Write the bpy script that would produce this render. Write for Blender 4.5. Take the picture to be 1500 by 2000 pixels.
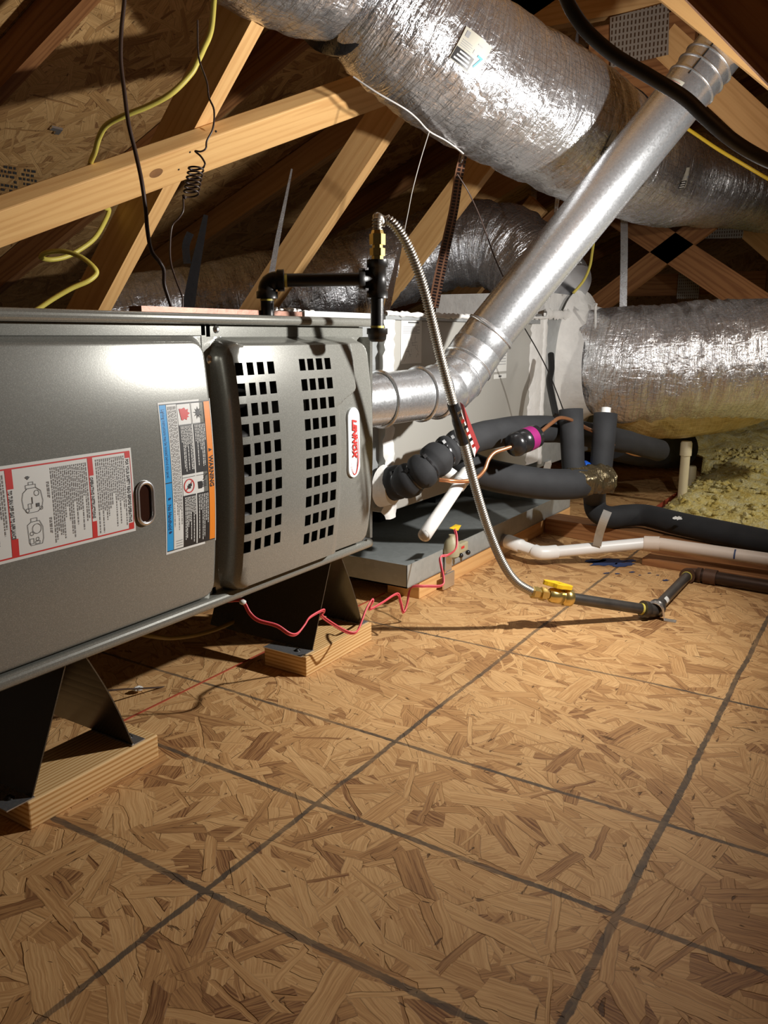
import bpy, bmesh, math, random
from mathutils import Vector, Matrix, noise
C = bpy.context.scene
for o in list(bpy.data.objects): bpy.data.objects.remove(o)
random.seed(7)
# ------------------------------------------------------------------ camera
CAM_H = 0.61; FPX = 1604.8
FW = Vector((0.82774905, 0.51924652, -0.21263715))
RT = Vector((0.53210516, -0.8466695, 0.0038533))
UP = Vector((0.17803258, 0.11633489, 0.97712363))
CO = Vector((0, 0, CAM_H))
cam = bpy.data.cameras.new('camera'); camo = bpy.data.objects.new('camera', cam)
C.collection.objects.link(camo)
camo.matrix_world = Matrix(((RT.x, UP.x, -FW.x, 0), (RT.y, UP.y, -FW.y, 0), (RT.z, UP.z, -FW.z, CAM_H), (0, 0, 0, 1)))
cam.sensor_fit = 'VERTICAL'; cam.sensor_height = 36; cam.lens = FPX / 2000 * 36
cam.clip_start = 0.02; cam.clip_end = 60
C.camera = camo
# ------------------------------------------------------------------ light
w = bpy.data.worlds.new('attic_dark'); C.world = w; w.use_nodes = True
w.node_tree.nodes['Background'].inputs[0].default_value = (0.9, 0.75, 0.6, 1)
w.node_tree.nodes['Background'].inputs[1].default_value = 0.022
LPOS = Vector((1.57, 0.12, 0.76))
def spot(name, pos, target, energy, size, blend, radius, col):
    l = bpy.data.lights.new(name, 'SPOT'); l.energy = energy; l.spot_size = math.radians(size); l.spot_blend = blend
    l.shadow_soft_size = radius; l.color = col
    o = bpy.data.objects.new(name, l); C.collection.objects.link(o); o.location = pos
    o.rotation_euler = (Vector(target) - Vector(pos)).to_track_quat('-Z', 'Y').to_euler(); return o
l = bpy.data.lights.new('work_light', 'AREA'); l.shape = 'DISK'; l.size = .035; l.energy = 14.5; l.color = (1.0, .97, .93)
o = bpy.data.objects.new('work_light', l); C.collection.objects.link(o); o.location = LPOS
o.rotation_euler = Vector((-.12, .97, -.08)).to_track_quat('-Z', 'Y').to_euler()
spot('right_fill_spot', (2.85, -.75, 1.0), (3.25, .30, .22), 30, 92, .6, .03, (1.0, .94, .86))  # unseen spot added to brighten the insulation and right-hand duct
C.view_settings.view_transform = 'Standard'; C.view_settings.look = 'None'
C.view_settings.gamma = 1; C.view_settings.use_curve_mapping = False
C.view_settings.exposure = 0.3
# ------------------------------------------------------------------ pixel -> place helpers
def ray(px, py): return FW * FPX + RT * (px - 750) - UP * (py - 1000)
def at(px, py, ax, v):
    d = ray(px, py); i = 'xyz'.index(ax); return CO + d * ((v - CO[i]) / d[i])
def atd(px, py, D): return CO + ray(px, py) * (D / FPX)
def atp(px, py, p0, n):
    d = ray(px, py); n = Vector(n); return CO + d * ((Vector(p0) - CO).dot(n) / d.dot(n))
# ------------------------------------------------------------------ object helpers
def link(o, parent=None):
    C.collection.objects.link(o)
    if parent is not None: o.parent = parent
    return o
def tag(o, label=None, cat=None, group=None, kind=None):
    if label: o['label'] = label
    if cat: o['category'] = cat
    if group: o['group'] = group
    if kind: o['kind'] = kind
    return o
def thing(name, label, cat, group=None, loc=(0, 0, 0)):
    o = bpy.data.objects.new(name, None); link(o); o.location = loc; o.empty_display_size = .05
    return tag(o, label, cat, group)
class MB:
    def __init__(s): s.v = []; s.f = []; s.uv = []; s.sm = []
    def add(s, vs, fs, uvs=None, smooth=False):
        b = len(s.v); s.v += [Vector(q) for q in vs]
        for k, f in enumerate(fs):
            s.f.append([b + i for i in f]); s.sm.append(smooth)
            s.uv.append(uvs[k] if uvs else [(0, 0)] * len(f))
        return s
    def build(s, name, mat, parent=None, label=None, **kw):
        m = bpy.data.meshes.new(name)
        inv = None
        vs = s.v
        if parent is not None:
            mw = Matrix.Translation(parent.location) if parent.parent is None else Matrix.Translation(parent.parent.location + parent.location)
            off = mw.translation
            vs = [q - off for q in vs]
        m.from_pydata([tuple(q) for q in vs], [], s.f)
        ul = m.uv_layers.new(name='UVMap'); i = 0
        flat = [c for f in s.uv for uvc in f for c in uvc]
        ul.data.foreach_set('uv', flat)
        m.polygons.foreach_set('use_smooth', s.sm)
        m.materials.append(mat); m.update()
        o = bpy.data.objects.new(name, m); link(o, parent)
        if label: o['label'] = label
        for k, q in kw.items(): o[k] = q
        return o
    # oriented box: centre c, half axes a,b,e (vectors); uv: u along a
    def obox(s, c, a, b, e):
        c, a, b, e = map(Vector, (c, a, b, e))
        P = [c + a * i + b * j + e * k for i in (-1, 1) for j in (-1, 1) for k in (-1, 1)]
        F = [(0, 1, 3, 2), (4, 6, 7, 5), (0, 4, 5, 1), (2, 3, 7, 6), (0, 2, 6, 4), (1, 5, 7, 3)]
        if a.cross(b).dot(e) < 0: F = [f[::-1] for f in F]
        la, lb, le = a.length, b.length, e.length
        uvs = []
        for n, f in enumerate(F):
            q = []
            for ix in f:
                i, j, k = (ix >> 2) * 2 - 1, ((ix >> 1) & 1) * 2 - 1, (ix & 1) * 2 - 1
                if n == 0 or n == 1: pass
                if set(F.index(f2) for f2 in [f]) <= {0, 1}: q.append((j * lb + 7, k * le + 3))
                elif F.index(f) in (2, 3): q.append((i * la, k * le + j * .3))
                else: q.append((i * la, j * lb + k * .3 + 1))
            uvs.append(q)
        return s.add(P, F, uvs)
    def box(s, x0, x1, y0, y1, z0, z1):
        return s.obox(((x0 + x1) / 2, (y0 + y1) / 2, (z0 + z1) / 2), ((x1 - x0) / 2, 0, 0), (0, (y1 - y0) / 2, 0), (0, 0, (z1 - z0) / 2))
    def boxu(s, c, L, W, H, axis):  # long axis first
        ax = {'x': ((L, 0, 0), (0, W, 0), (0, 0, H)), 'y': ((0, L, 0), (-W, 0, 0), (0, 0, H)), 'z': ((0, 0, L), (W, 0, 0), (0, H, 0))}[axis]
        return s.obox(c, *[Vector(q) / 2 for q in ax])
    def sweep(s, pts, rad, ns=16, caps=True, disp=None, twist0=None, smooth=True, step_v=None):
        n = len(pts); pts = [Vector(p) for p in pts]
        if not hasattr(rad, '__len__'): rad = [rad] * n
        T = []
        for i in range(n):
            d = pts[min(i + 1, n - 1)] - pts[max(i - 1, 0)]; T.append(d.normalized())
        ref = Vector(twist0) if twist0 else (Vector((0, 0, 1)) if abs(T[0].z) < .9 else Vector((1, 0, 0)))
        N = (ref - T[0] * ref.dot(T[0])).normalized(); V = []; L = 0; us = []
        for i in range(n):
            if i:
                ax = T[i - 1].cross(T[i])
                if ax.length > 1e-7:
                    N = Matrix.Rotation(T[i - 1].angle(T[i]), 3, ax.normalized()) @ N
                N = (N - T[i] * N.dot(T[i])).normalized()
                L += (pts[i] - pts[i - 1]).length
            us.append(L); B = T[i].cross(N)
            for k in range(ns):
                a = 2 * math.pi * k / ns
                r = rad[i] + (disp(L, a, rad[i]) if disp else 0)
                V.append(pts[i] + (N * math.cos(a) + B * math.sin(a)) * r)
        F = []; UV = []
        for i in range(n - 1):
            for k in range(ns):
                k2 = (k + 1) % ns
                F.append((i * ns + k, i * ns + k2, (i + 1) * ns + k2, (i + 1) * ns + k))
                r = rad[i]; v0 = 2 * math.pi * k / ns * rad[0]; v1 = 2 * math.pi * (k + 1) / ns * rad[0]
                UV.append([(us[i], v0), (us[i], v1), (us[i + 1], v1), (us[i + 1], v0)])
        s.add(V, F, UV, smooth)
        if caps:
            b = len(s.v)
            s.add([V[k] for k in range(ns)], [tuple(range(ns))[::-1]], None)
            s.add([V[(n - 1) * ns + k] for k in range(ns)], [tuple(range(ns))], None)
        return s
    def cyl(s, p0, p1, r0, r1=None, ns=20, caps=True):
        return s.sweep([p0, p1], [r0, r0 if r1 is None else r1], ns, caps)
    def lathe(s, p0, axis, prof, ns=24, caps=True):
        sm = ns > 8   # prof: [(dist, radius)]
        p0, axis = Vector(p0), Vector(axis).normalized()
        # duplicate rings so the profile stays crisp
        return s.sweep([p0 + axis * d for d, r in prof], [r for d, r in prof], ns, caps, smooth=sm)
    def sphere(s, c, r, n=8, sc=(1, 1, 1)):
        c = Vector(c); V = []; F = []
        for i in range(n + 1):
            for k in range(2 * n):
                a = math.pi * i / n; b = math.pi * k / n
                V.append(c + Vector((math.sin(a) * math.cos(b) * sc[0], math.sin(a) * math.sin(b) * sc[1], math.cos(a) * sc[2])) * r)
        for i in range(n):
            for k in range(2 * n):
                F.append((i * 2 * n + k, (i + 1) * 2 * n + k, (i + 1) * 2 * n + (k + 1) % (2 * n), i * 2 * n + (k + 1) % (2 * n)))
        return s.add(V, F, None, True)
def spline(P, n=10, close=False):
    P = [tuple(p) for p in P]; out = []
    dim = len(P[0])
    for i in range(len(P) - 1):
        a, b, c, d = P[max(i - 1, 0)], P[i], P[i + 1], P[min(i + 2, len(P) - 1)]
        for k in range(n):
            t = k / n
            out.append(tuple(.5 * (2 * b[j] + (c[j] - a[j]) * t + (2 * a[j] - 5 * b[j] + 4 * c[j] - d[j]) * t * t + (3 * b[j] - a[j] - 3 * c[j] + d[j]) * t ** 3) for j in range(dim)))
    out.append(P[-1]); return out
def resample(P, step):
    P = [Vector(p) for p in P]; out = [P[0].copy()]; acc = 0
    for a, b in zip(P, P[1:]):
        d = (b - a).length; t = step - acc
        while t <= d and d > 0:
            out.append(a + (b - a) * (t / d)); t += step
        acc = d - (t - step)
    out.append(P[-1].copy()); return out
def tube_px(L, r, n=8, ns=10, name=None):  # list of (px,py,depth)
    return [Vector(q) for q in spline([tuple(atd(*q)) for q in L], n)]
def bevel(o, w, seg=2):
    m = o.modifiers.new('bevel', 'BEVEL'); m.width = w; m.segments = seg; m.limit_method = 'ANGLE'; m.angle_limit = math.radians(40); return o
# ------------------------------------------------------------------ material helpers
class NT:
    def __init__(s, name):
        s.m = bpy.data.materials.new(name); s.m.use_nodes = True; s.t = s.m.node_tree
        s.b = s.t.nodes['Principled BSDF']
    def n(s, typ, props=None, **inp):
        nd = s.t.nodes.new(typ)
        for k, q in (props or {}).items(): setattr(nd, k, q)
        for k, q in inp.items():
            k2 = int(k[1:]) if k[0] == '_' and k[1:].isdigit() else k.replace('__', ' ')
            s.set(nd.inputs[k2], q)
        return nd
    def set(s, sock, q):
        if isinstance(q, bpy.types.NodeSocket): s.t.links.new(q, sock)
        elif isinstance(q, bpy.types.Node): s.t.links.new(q.outputs[0], sock)
        else:
            if sock.type == 'RGBA' and hasattr(q, '__len__') and len(q) == 3: q = (*q, 1)
            sock.default_value = q
    def math(s, op, a, b=0.0, clamp=False, c=None):
        nd = s.n('ShaderNodeMath', {'operation': op, 'use_clamp': clamp}); s.set(nd.inputs[0], a); s.set(nd.inputs[1], b)
        if c is not None: s.set(nd.inputs[2], c)
        return nd.outputs[0]
    def vmath(s, op, a, b=(0, 0, 0)):
        nd = s.n('ShaderNodeVectorMath', {'operation': op}); s.set(nd.inputs[0], a); s.set(nd.inputs[1], b); return nd.outputs[0]
    def mix(s, f, a, b, mode='MIX'):
        nd = s.n('ShaderNodeMix', {'data_type': 'RGBA', 'blend_type': mode})
        s.set(nd.inputs[0], f); s.set(nd.inputs[6], a); s.set(nd.inputs[7], b); return nd.outputs[2]
    def mixf(s, f, a, b):
        nd = s.n('ShaderNodeMix', {'data_type': 'FLOAT'}); s.set(nd.inputs[0], f); s.set(nd.inputs[2], a); s.set(nd.inputs[3], b); return nd.outputs[0]
    def sep(s, v):
        nd = s.n('ShaderNodeSeparateXYZ'); s.set(nd.inputs[0], v); return nd.outputs
    def comb(s, x, y, z=0.0):
        nd = s.n('ShaderNodeCombineXYZ'); s.set(nd.inputs[0], x); s.set(nd.inputs[1], y); s.set(nd.inputs[2], z); return nd.outputs[0]
    def ramp(s, f, stops, interp='LINEAR'):
        nd = s.n('ShaderNodeValToRGB'); nd.color_ramp.interpolation = interp; s.set(nd.inputs[0], f)
        el = nd.color_ramp.elements
        while len(el) < len(stops): el.new(.5)
        for e, (p, c) in zip(el, stops): e.position = p; e.color = (*c, 1) if len(c) == 3 else c
        return nd.outputs[0]
    def noise(s, vec, scale, detail=3, rough=.5, dist=0.0, dim='3D', out=0):
        nd = s.n('ShaderNodeTexNoise', {'noise_dimensions': dim}); s.set(nd.inputs['Vector'], vec)
        nd.inputs['Scale'].default_value = scale; nd.inputs['Detail'].default_value = detail
        nd.inputs['Roughness'].default_value = rough; nd.inputs['Distortion'].default_value = dist
        return nd.outputs[out]
    def bump(s, h, strength=.3, dist=.002, nrm=None):
        nd = s.n('ShaderNodeBump'); nd.inputs['Strength'].default_value = strength; nd.inputs['Distance'].default_value = dist
        s.set(nd.inputs['Height'], h)
        if nrm is not None: s.set(nd.inputs['Normal'], nrm)
        return nd.outputs[0]
    def out(s, **k):
        for a, q in k.items(): s.set(s.b.inputs[a.replace('__', ' ')], q)
        return s.m
    @property
    def uv(s): return s.n('ShaderNodeTexCoord').outputs['UV']
    @property
    def ob(s): return s.n('ShaderNodeTexCoord').outputs['Object']
def plain(name, col, rough=.5, metal=0.0, bumpscale=0, bstr=.2, bd=.001, var=0.0):
    t = NT(name); c = col
    if var:
        nz = t.noise(t.ob, 18, 4, .6); f = t.ramp(nz, [(.3, (1 - var,) * 3), (.7, (1 + var * .4,) * 3)])
        c = t.mix(1.0, (*col, 1), f, 'MULTIPLY')
    t.out(Base__Color=c, Roughness=rough, Metallic=metal)
    if bumpscale: t.out(Normal=t.bump(t.noise(t.ob, bumpscale, 4, .6), bstr, bd))
    return t.m
def osb_material(name, light, mid, dark, lines=None, gain=1.0, sc=1.0, edge_shade=.38, tilt=.4):
    t = NT(name); tc = t.uv
    P = t.vmath('ADD', tc, (3.1, 5.7, 0))
    wob = t.noise(tc, 25, 2, .5, out=1)
    P = t.vmath('ADD', P, t.vmath('MULTIPLY', t.vmath('SUBTRACT', wob, (.5, .5, .5)), (.009, .009, 0)))
    fine = t.noise(tc, 70, 3, .6)
    col = t.mix(fine, (*mid, 1), (*dark, 1)); hgt = t.math('MULTIPLY', fine, .3); crack = None
    layers = [(17, 9, 9, 0), (14, .080, .012, 1), (11, .090, .012, 2), (9.5, .11, .014, 4), (12.5, .085, .007, 5), (6.5, .15, .016, 6), (9.2, .11, .007, 7), (7.5, .13, .010, 8)]
    for fr, L, W, k in layers:
        fr *= sc; L /= sc; W /= sc
        Pk = t.vmath('ADD', P, (k * 1.37 + .11, k * 2.71 + .3, 0))
        vo = t.n('ShaderNodeTexVoronoi', {'voronoi_dimensions': '2D', 'feature': 'F1'}); t.set(vo.inputs['Vector'], Pk)
        vo.inputs['Scale'].default_value = fr; vo.inputs['Randomness'].default_value = 1
        d = t.vmath('SUBTRACT', Pk, vo.outputs['Position'])
        cr = t.sep(vo.outputs['Color'])
        ang = t.math('MULTIPLY_ADD', cr[0], 4.4, c=-2.2 + tilt)
        vr = t.n('ShaderNodeVectorRotate', {'rotation_type': 'Z_AXIS'}); t.set(vr.inputs['Vector'], d); t.set(vr.inputs['Angle'], ang)
        q = t.sep(vr.outputs[0])
        lw = t.math('MULTIPLY_ADD', t.math('POWER', cr[1], 2.0), W * 1.7, c=W * .35)
        eu = t.math('DIVIDE', t.math('SUBTRACT', L * .5, t.math('ABSOLUTE', t.math('ADD', t.math('ADD', q[0], t.math('MULTIPLY', q[1], t.math('MULTIPLY_ADD', cr[0], 4.0, c=-2.0))), t.math('MULTIPLY', fine, .012)))), .0015 / sc)
        ev = t.math('DIVIDE', t.math('SUBTRACT', lw, t.math('ABSOLUTE', q[1])), .0011 / sc)
        e = t.math('MINIMUM', eu, ev)
        mask = t.math('MULTIPLY', t.math('ADD', e, .5), 1.0, clamp=True)
        # grain along the strand
        gv = t.comb(t.math('MULTIPLY', q[0], 14 * sc), t.math('MULTIPLY_ADD', q[1], 420 * sc, c=0.0), t.math('MULTIPLY', cr[2], 50))
        g = t.noise(gv, 1.0, 4, .62)
        tone = t.math('MULTIPLY_ADD', g, 1.75, c=-.70)
        tone = t.math('ADD', tone, t.math('MULTIPLY', t.math('POWER', cr[2], 2.6), .66))
        ck = t.ramp(tone, [(.0, light), (.42, mid), (.72, tuple(a * .6 + b * .4 for a, b in zip(mid, dark))), (1.0, dark)])
        edge = t.math('SUBTRACT', 1.0, t.math('ABSOLUTE', t.math('MULTIPLY', e, 1.0)), clamp=True)
        edge = t.math('MULTIPLY', edge, t.math('GREATER_THAN', cr[1], .35))
        col = t.mix(mask, col, ck)
        col = t.mix(t.math('MULTIPLY', edge, edge_shade), col, (*[c * .32 for c in dark], 1))  # gap shadow round each strand, painted into the colour
        hk = t.math('ADD', t.math('MULTIPLY_ADD', g, .25, c=.2), t.math('MULTIPLY', cr[1], .9))
        hgt = t.mixf(mask, hgt, hk)
    ck1 = t.noise(t.vmath('MULTIPLY', P, (26, 95, 1)), 1.0, 3, .6, .4); ck2 = t.noise(t.vmath('MULTIPLY', P, (90, 24, 1)), 1.0, 3, .6, .4)
    ckm = t.math('MAXIMUM', t.ramp(ck1, [(.285, (1,) * 3), (.325, (0,) * 3)]), t.ramp(ck2, [(.275, (1,) * 3), (.315, (0,) * 3)]))
    col = t.mix(t.math('MULTIPLY', ckm, .75), col, (*[c * .28 for c in dark], 1)); hgt = t.math('SUBTRACT', hgt, t.math('MULTIPLY', ckm, .6))
    big = t.noise(tc, 2.2, 3, .6)
    col = t.mix(1.0, col, t.ramp(big, [(.3, (.86, .84, .82)), (.7, (1.08, 1.06, 1.04))]), 'MULTIPLY')
    if lines:
        xy = t.sep(tc)
        j = t.noise(tc, 60, 4, .7); jl = t.noise(tc, 5, 2, .5)
        tot = None
        for ax, c, wd in lines:
            v = t.math('ADD', xy[ax], t.math('MULTIPLY_ADD', jl, .010, c=-.005))
            dd = t.math('ABSOLUTE', t.math('SUBTRACT', v, c))
            ww = t.math('MULTIPLY_ADD', j, wd * 1.4, c=wd * .3)
            k = t.math('MULTIPLY_ADD', t.math('DIVIDE', t.math('SUBTRACT', ww, dd), .0012), 1.0, clamp=True, c=0.0)
            tot = k if tot is None else t.math('MAXIMUM', tot, k)
        fade = t.ramp(t.noise(tc, 9, 4, .7), [(.3, (.5,) * 3), (.6, (.9,) * 3)])
        col = t.mix(t.math('MULTIPLY', tot, fade), col, (.075, .062, .048, 1))
    t.out(Base__Color=col, Roughness=.62, Normal=t.bump(hgt, .9, .0013))
    t.b.inputs['Specular IOR Level'].default_value = .25
    return t.m
def wood_material(name, light, dark, rough=.6, contrast=1.0, fr=260):
    t = NT(name); u = t.sep(t.uv)
    oi = t.n('ShaderNodeObjectInfo').outputs['Random']
    off = t.math('MULTIPLY', oi, 37)
    v1 = t.comb(t.math('MULTIPLY', u[0], 1.1), t.math('MULTIPLY', u[1], 16), off)
    warp = t.noise(v1, 1.3, 3, .55)
    ring = t.math('SINE', t.math('MULTIPLY', t.math('ADD', t.math('MULTIPLY', u[1], fr), t.math('MULTIPLY', warp, 26 if fr < 500 else 18)), 1.0))
    ring = t.math('MULTIPLY_ADD', ring, .5, c=.5)
    fib = t.noise(t.comb(t.math('MULTIPLY', u[0], 9), t.math('MULTIPLY', u[1], 600), off), 1, 3, .6)
    f = t.math('ADD', t.math('MULTIPLY', t.math('POWER', ring, 2.0), .45 * contrast), t.math('MULTIPLY', fib, .4))
    f = t.math('ADD', f, t.math('MULTIPLY_ADD', warp, .5, c=-.25))
    c = t.ramp(f, [(.1, light), (.75, dark), (1, tuple(q * .8 for q in dark))])
    tint = t.ramp(oi, [(0, (1.05, 1.0, .95)), (.5, (.95, .93, .9)), (1, (1.0, .96, .86))])
    c = t.mix(1.0, c, tint, 'MULTIPLY')
    t.out(Base__Color=c, Roughness=rough, Normal=t.bump(t.math('ADD', fib, t.math('MULTIPLY', ring, .3)), .35, .0006))
    t.b.inputs['Specular IOR Level'].default_value = .3
    return t.m
def foil_material(name, tint=(.80, .80, .82), grid=.0125, gs=.5, rough=.24, crink=1.0, metal=.9):
    t = NT(name); tc = t.uv; u = t.sep(tc)
    a = t.noise(t.comb(t.math('MULTIPLY', u[0], 120), t.math('MULTIPLY', u[1], 22), 0.0), 1, 4, .6, .6)
    b = t.noise(t.comb(t.math('MULTIPLY', u[0], 34), t.math('MULTIPLY', u[1], 60), 3.0), 1, 3, .6, 1.2)
    vo = t.n('ShaderNodeTexVoronoi', {'feature': 'DISTANCE_TO_EDGE', 'voronoi_dimensions': '2D'})
    t.set(vo.inputs['Vector'], t.vmath('ADD', tc, t.vmath('MULTIPLY', t.noise(tc, 12, 3, .5, out=1), (.06, .06, 0)))); vo.inputs['Scale'].default_value = 26
    crease = t.math('MULTIPLY', t.math('MINIMUM', vo.outputs['Distance'], .12), 5)
    h = t.math('ADD', t.math('ADD', t.math('MULTIPLY', a, 1.5), t.math('MULTIPLY', b, .6)), t.math('MULTIPLY', crease, .16))
    def gl(x, per, wd):
        fr = t.math('FRACT', t.math('DIVIDE', x, per)); return t.math('LESS_THAN', fr, wd)
    wv = t.math('MULTIPLY_ADD', t.noise(tc, 9, 2, .5), .02, c=0.0)
    g = t.math('MAXIMUM', gl(t.math('ADD', u[0], wv), grid, .10), gl(t.math('ADD', u[1], wv), grid * 1.15, .07))
    g = t.math('MULTIPLY', g, gs)
    vis = t.ramp(t.noise(tc, 3.1, 2, .5), [(.35, (.25,) * 3), (.6, (1,) * 3)])
    g = t.math('MULTIPLY', g, vis)
    c = t.mix(g, (*tint, 1), (.16, .15, .15, 1))
    t.out(Base__Color=c, Metallic=metal, Roughness=t.math('MULTIPLY_ADD', b, .25, c=rough - .1), Normal=t.bump(h, .75 * crink, .006))
    return t.m
def galv_material(name, tint=(.72, .74, .75), rough=.33, scale=90, metal=.85):
    t = NT(name)
    vo = t.n('ShaderNodeTexVoronoi'); t.set(vo.inputs['Vector'], t.ob); vo.inputs['Scale'].default_value = scale
    cr = t.sep(vo.outputs['Color'])
    f = t.math('MULTIPLY_ADD', cr[0], .12, c=.90)
    c = t.mix(1.0, (*tint, 1), t.comb(f, f, f), 'MULTIPLY')
    nz = t.noise(t.ob, 12, 3, .6)
    t.out(Base__Color=c, Metallic=metal, Roughness=t.math('ADD', t.math('MULTIPLY_ADD', cr[1], .06, c=rough - .05), t.math('MULTIPLY', nz, .08)), Normal=t.bump(nz, .06, .002))
    return t.m
# ---- materials
def furnace_paint(name, base, metal=.28):
    t = NT(name)
    vo = t.n('ShaderNodeTexVoronoi'); t.set(vo.inputs['Vector'], t.ob); vo.inputs['Scale'].default_value = 1500
    cr = t.sep(vo.outputs['Color'])
    f = t.math('MULTIPLY_ADD', t.math('POWER', cr[0], 4.0), .45, c=.88)
    c = t.mix(1.0, (*base, 1), t.comb(f, f, f), 'MULTIPLY')
    t.out(Base__Color=c, Metallic=metal, Roughness=.22, Normal=t.bump(t.noise(t.ob, 420, 2, .5), .05, .0004))
    return t.m
MAT = {}
M_paint = furnace_paint('furnace_paint', (.262, .262, .235))
M_paint_d = furnace_paint('furnace_rim_paint', (.26, .26, .23))
M_inside = plain('cabinet_inside', (.035, .03, .026), .7)
M_stand = furnace_paint('stand_steel', (.12, .11, .09), .7)
M_galv = galv_material('galvanised_pipe', (.60, .615, .63), .27, 260)
M_sheet = galv_material('sheet_steel', (.47, .49, .49), .42, 60, .55)
M_coil = plain('coil_cabinet_paint', (.46, .45, .41), .45, .25, 200, .1, .0004)
M_pan = galv_material('pan_steel', (.44, .47, .46), .42, 70, .4)
M_foil = foil_material('duct_foil', (.80, .80, .82), .0125, .6, .25, 1.0, .92)
M_foil2 = foil_material('old_duct_foil', (.66, .67, .70), .016, .35, .25, 1.0, .92)
M_foil3 = foil_material('duct_foil_big', (.88, .88, .90), .014, .55, .24, 1.1, .86)
M_iron = plain('black_iron', (.018, .017, .016), .38, .3, 160, .35, .0006)
M_brass = plain('brass', (.72, .55, .20), .28, .9)
M_steel = plain('stainless_hose', (.42, .39, .34), .38, .9)
M_foam = plain('black_foam', (.020, .021, .023), .8, 0, 40, .25, .002, .3)
M_rubber = plain('black_rubber', (.012, .012, .012), .5)
M_pvc = plain('white_pvc', (.80, .79, .76), .38)
M_pvc_b = plain('beige_pvc', (.66, .56, .47), .42)
M_cpvc = plain('cream_pvc', (.80, .72, .48), .45)
M_copper = plain('copper', (.72, .33, .16), .32, .85)
M_pine = wood_material('pine', (.82, .52, .23), (.62, .33, .125), .6, .65)
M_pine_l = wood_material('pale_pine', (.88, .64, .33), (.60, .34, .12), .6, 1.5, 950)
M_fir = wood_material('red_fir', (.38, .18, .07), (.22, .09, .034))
LINES = [(0, .578, .0052), (0, .785, .0044), (0, .987, .0040), (0, 1.415, .0038), (1, .597, .0044), (1, .196, .0050)]
M_osb = osb_material('floor_osb', (.76, .485, .225), (.56, .315, .128), (.20, .085, .034), LINES, sc=1.2)
M_osb2 = osb_material('roof_osb', (.76, .49, .22), (.56, .33, .13), (.24, .11, .045), sc=.9, tilt=0.0)
M_mastic = plain('white_mastic', (.78, .77, .74), .6, 0, 22, .8, .006, .12)
M_white = plain('label_white', (.74, .74, .70), .45)
M_red = plain('label_red', (.62, .035, .03), .45)
M_orange = plain('label_orange', (.85, .25, .015), .45)
M_blue = plain('label_blue', (.02, .33, .72), .45)
M_black = plain('label_black', (.02, .018, .018), .45)
M_ink = plain('label_ink', (.10, .10, .10), .5)
M_greyink = plain('label_grey_ink', (.33, .33, .33), .5)
M_yellow = plain('yellow_plastic', (.85, .55, .02), .4)
M_ycable = plain('yellow_cable', (.62, .52, .10), .45)
M_pink = plain('pink_wire', (.80, .10, .13), .4)
M_brown = plain('brown_wire', (.045, .025, .018), .4)
M_wirew = plain('white_wire', (.5, .48, .46), .45)
M_zinc = plain('zinc', (.75, .75, .75), .28, .9)
M_tan = plain('tan_plastic', (.42, .38, .24), .5)
M_blackpl = plain('black_plastic', (.015, .015, .016), .25)
M_magenta = plain('magenta_label', (.24, .015, .12), .4)
M_bluep = plain('blue_paint', (.03, .055, .15), .6, 0, 60, .3, .001, .4)
M_tape = plain('black_tape', (.012, .012, .013), .22, 0, 60, .6, .003)
M_redpaint = plain('red_board_edge', (.40, .07, .03), .7)
M_strip = plain('copper_strip', (.30, .14, .09), .45, .3, 60, .4, .002, .3)
M_paper = plain('cream_paper', (.50, .48, .40), .6)
t = NT('plaid_wrap'); u = t.sep(t.uv)
g = t.math('MAXIMUM', t.math('LESS_THAN', t.math('FRACT', t.math('MULTIPLY', u[0], 90)), .3), t.math('LESS_THAN', t.math('FRACT', t.math('MULTIPLY', u[1], 90)), .3))
t.out(Base__Color=t.mix(g, (.03, .02, .02, 1), (.30, .15, .09, 1)), Roughness=.3); M_blackstrap = t.m
t = NT('glass_wool'); nz = t.noise(t.ob, 26, 5, .7); n2 = t.noise(t.ob, 120, 4, .7)
t.out(Base__Color=t.mix(1.0, t.ramp(nz, [(.3, (.72, .52, .10)), (.48, (.97, .82, .30)), (.65, (.99, .93, .55))]), t.ramp(n2, [(.3, (.7,) * 3), (.65, (1.05,) * 3)]), 'MULTIPLY'), Roughness=.95, Normal=t.bump(n2, .9, .01)); M_wool = t.m
t = NT('clear_wrap_wool'); u = t.sep(t.uv)
a = t.noise(t.comb(t.math('MULTIPLY', u[0], 20), t.math('MULTIPLY', u[1], 40), 0.0), 1, 4, .6, .8)
g = t.math('MAXIMUM', t.math('LESS_THAN', t.math('FRACT', t.math('DIVIDE', u[0], .012)), .1), t.math('LESS_THAN', t.math('FRACT', t.math('DIVIDE', u[1], .012)), .1))
t.out(Base__Color=t.mix(t.math('MULTIPLY', g, .5), t.ramp(a, [(.3, (.36, .25, .08)), (.7, (.62, .50, .22))]), (.78, .60, .25, 1)), Roughness=.25, Metallic=.35, Normal=t.bump(a, .8, .008)); M_wrap = t.m
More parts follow.
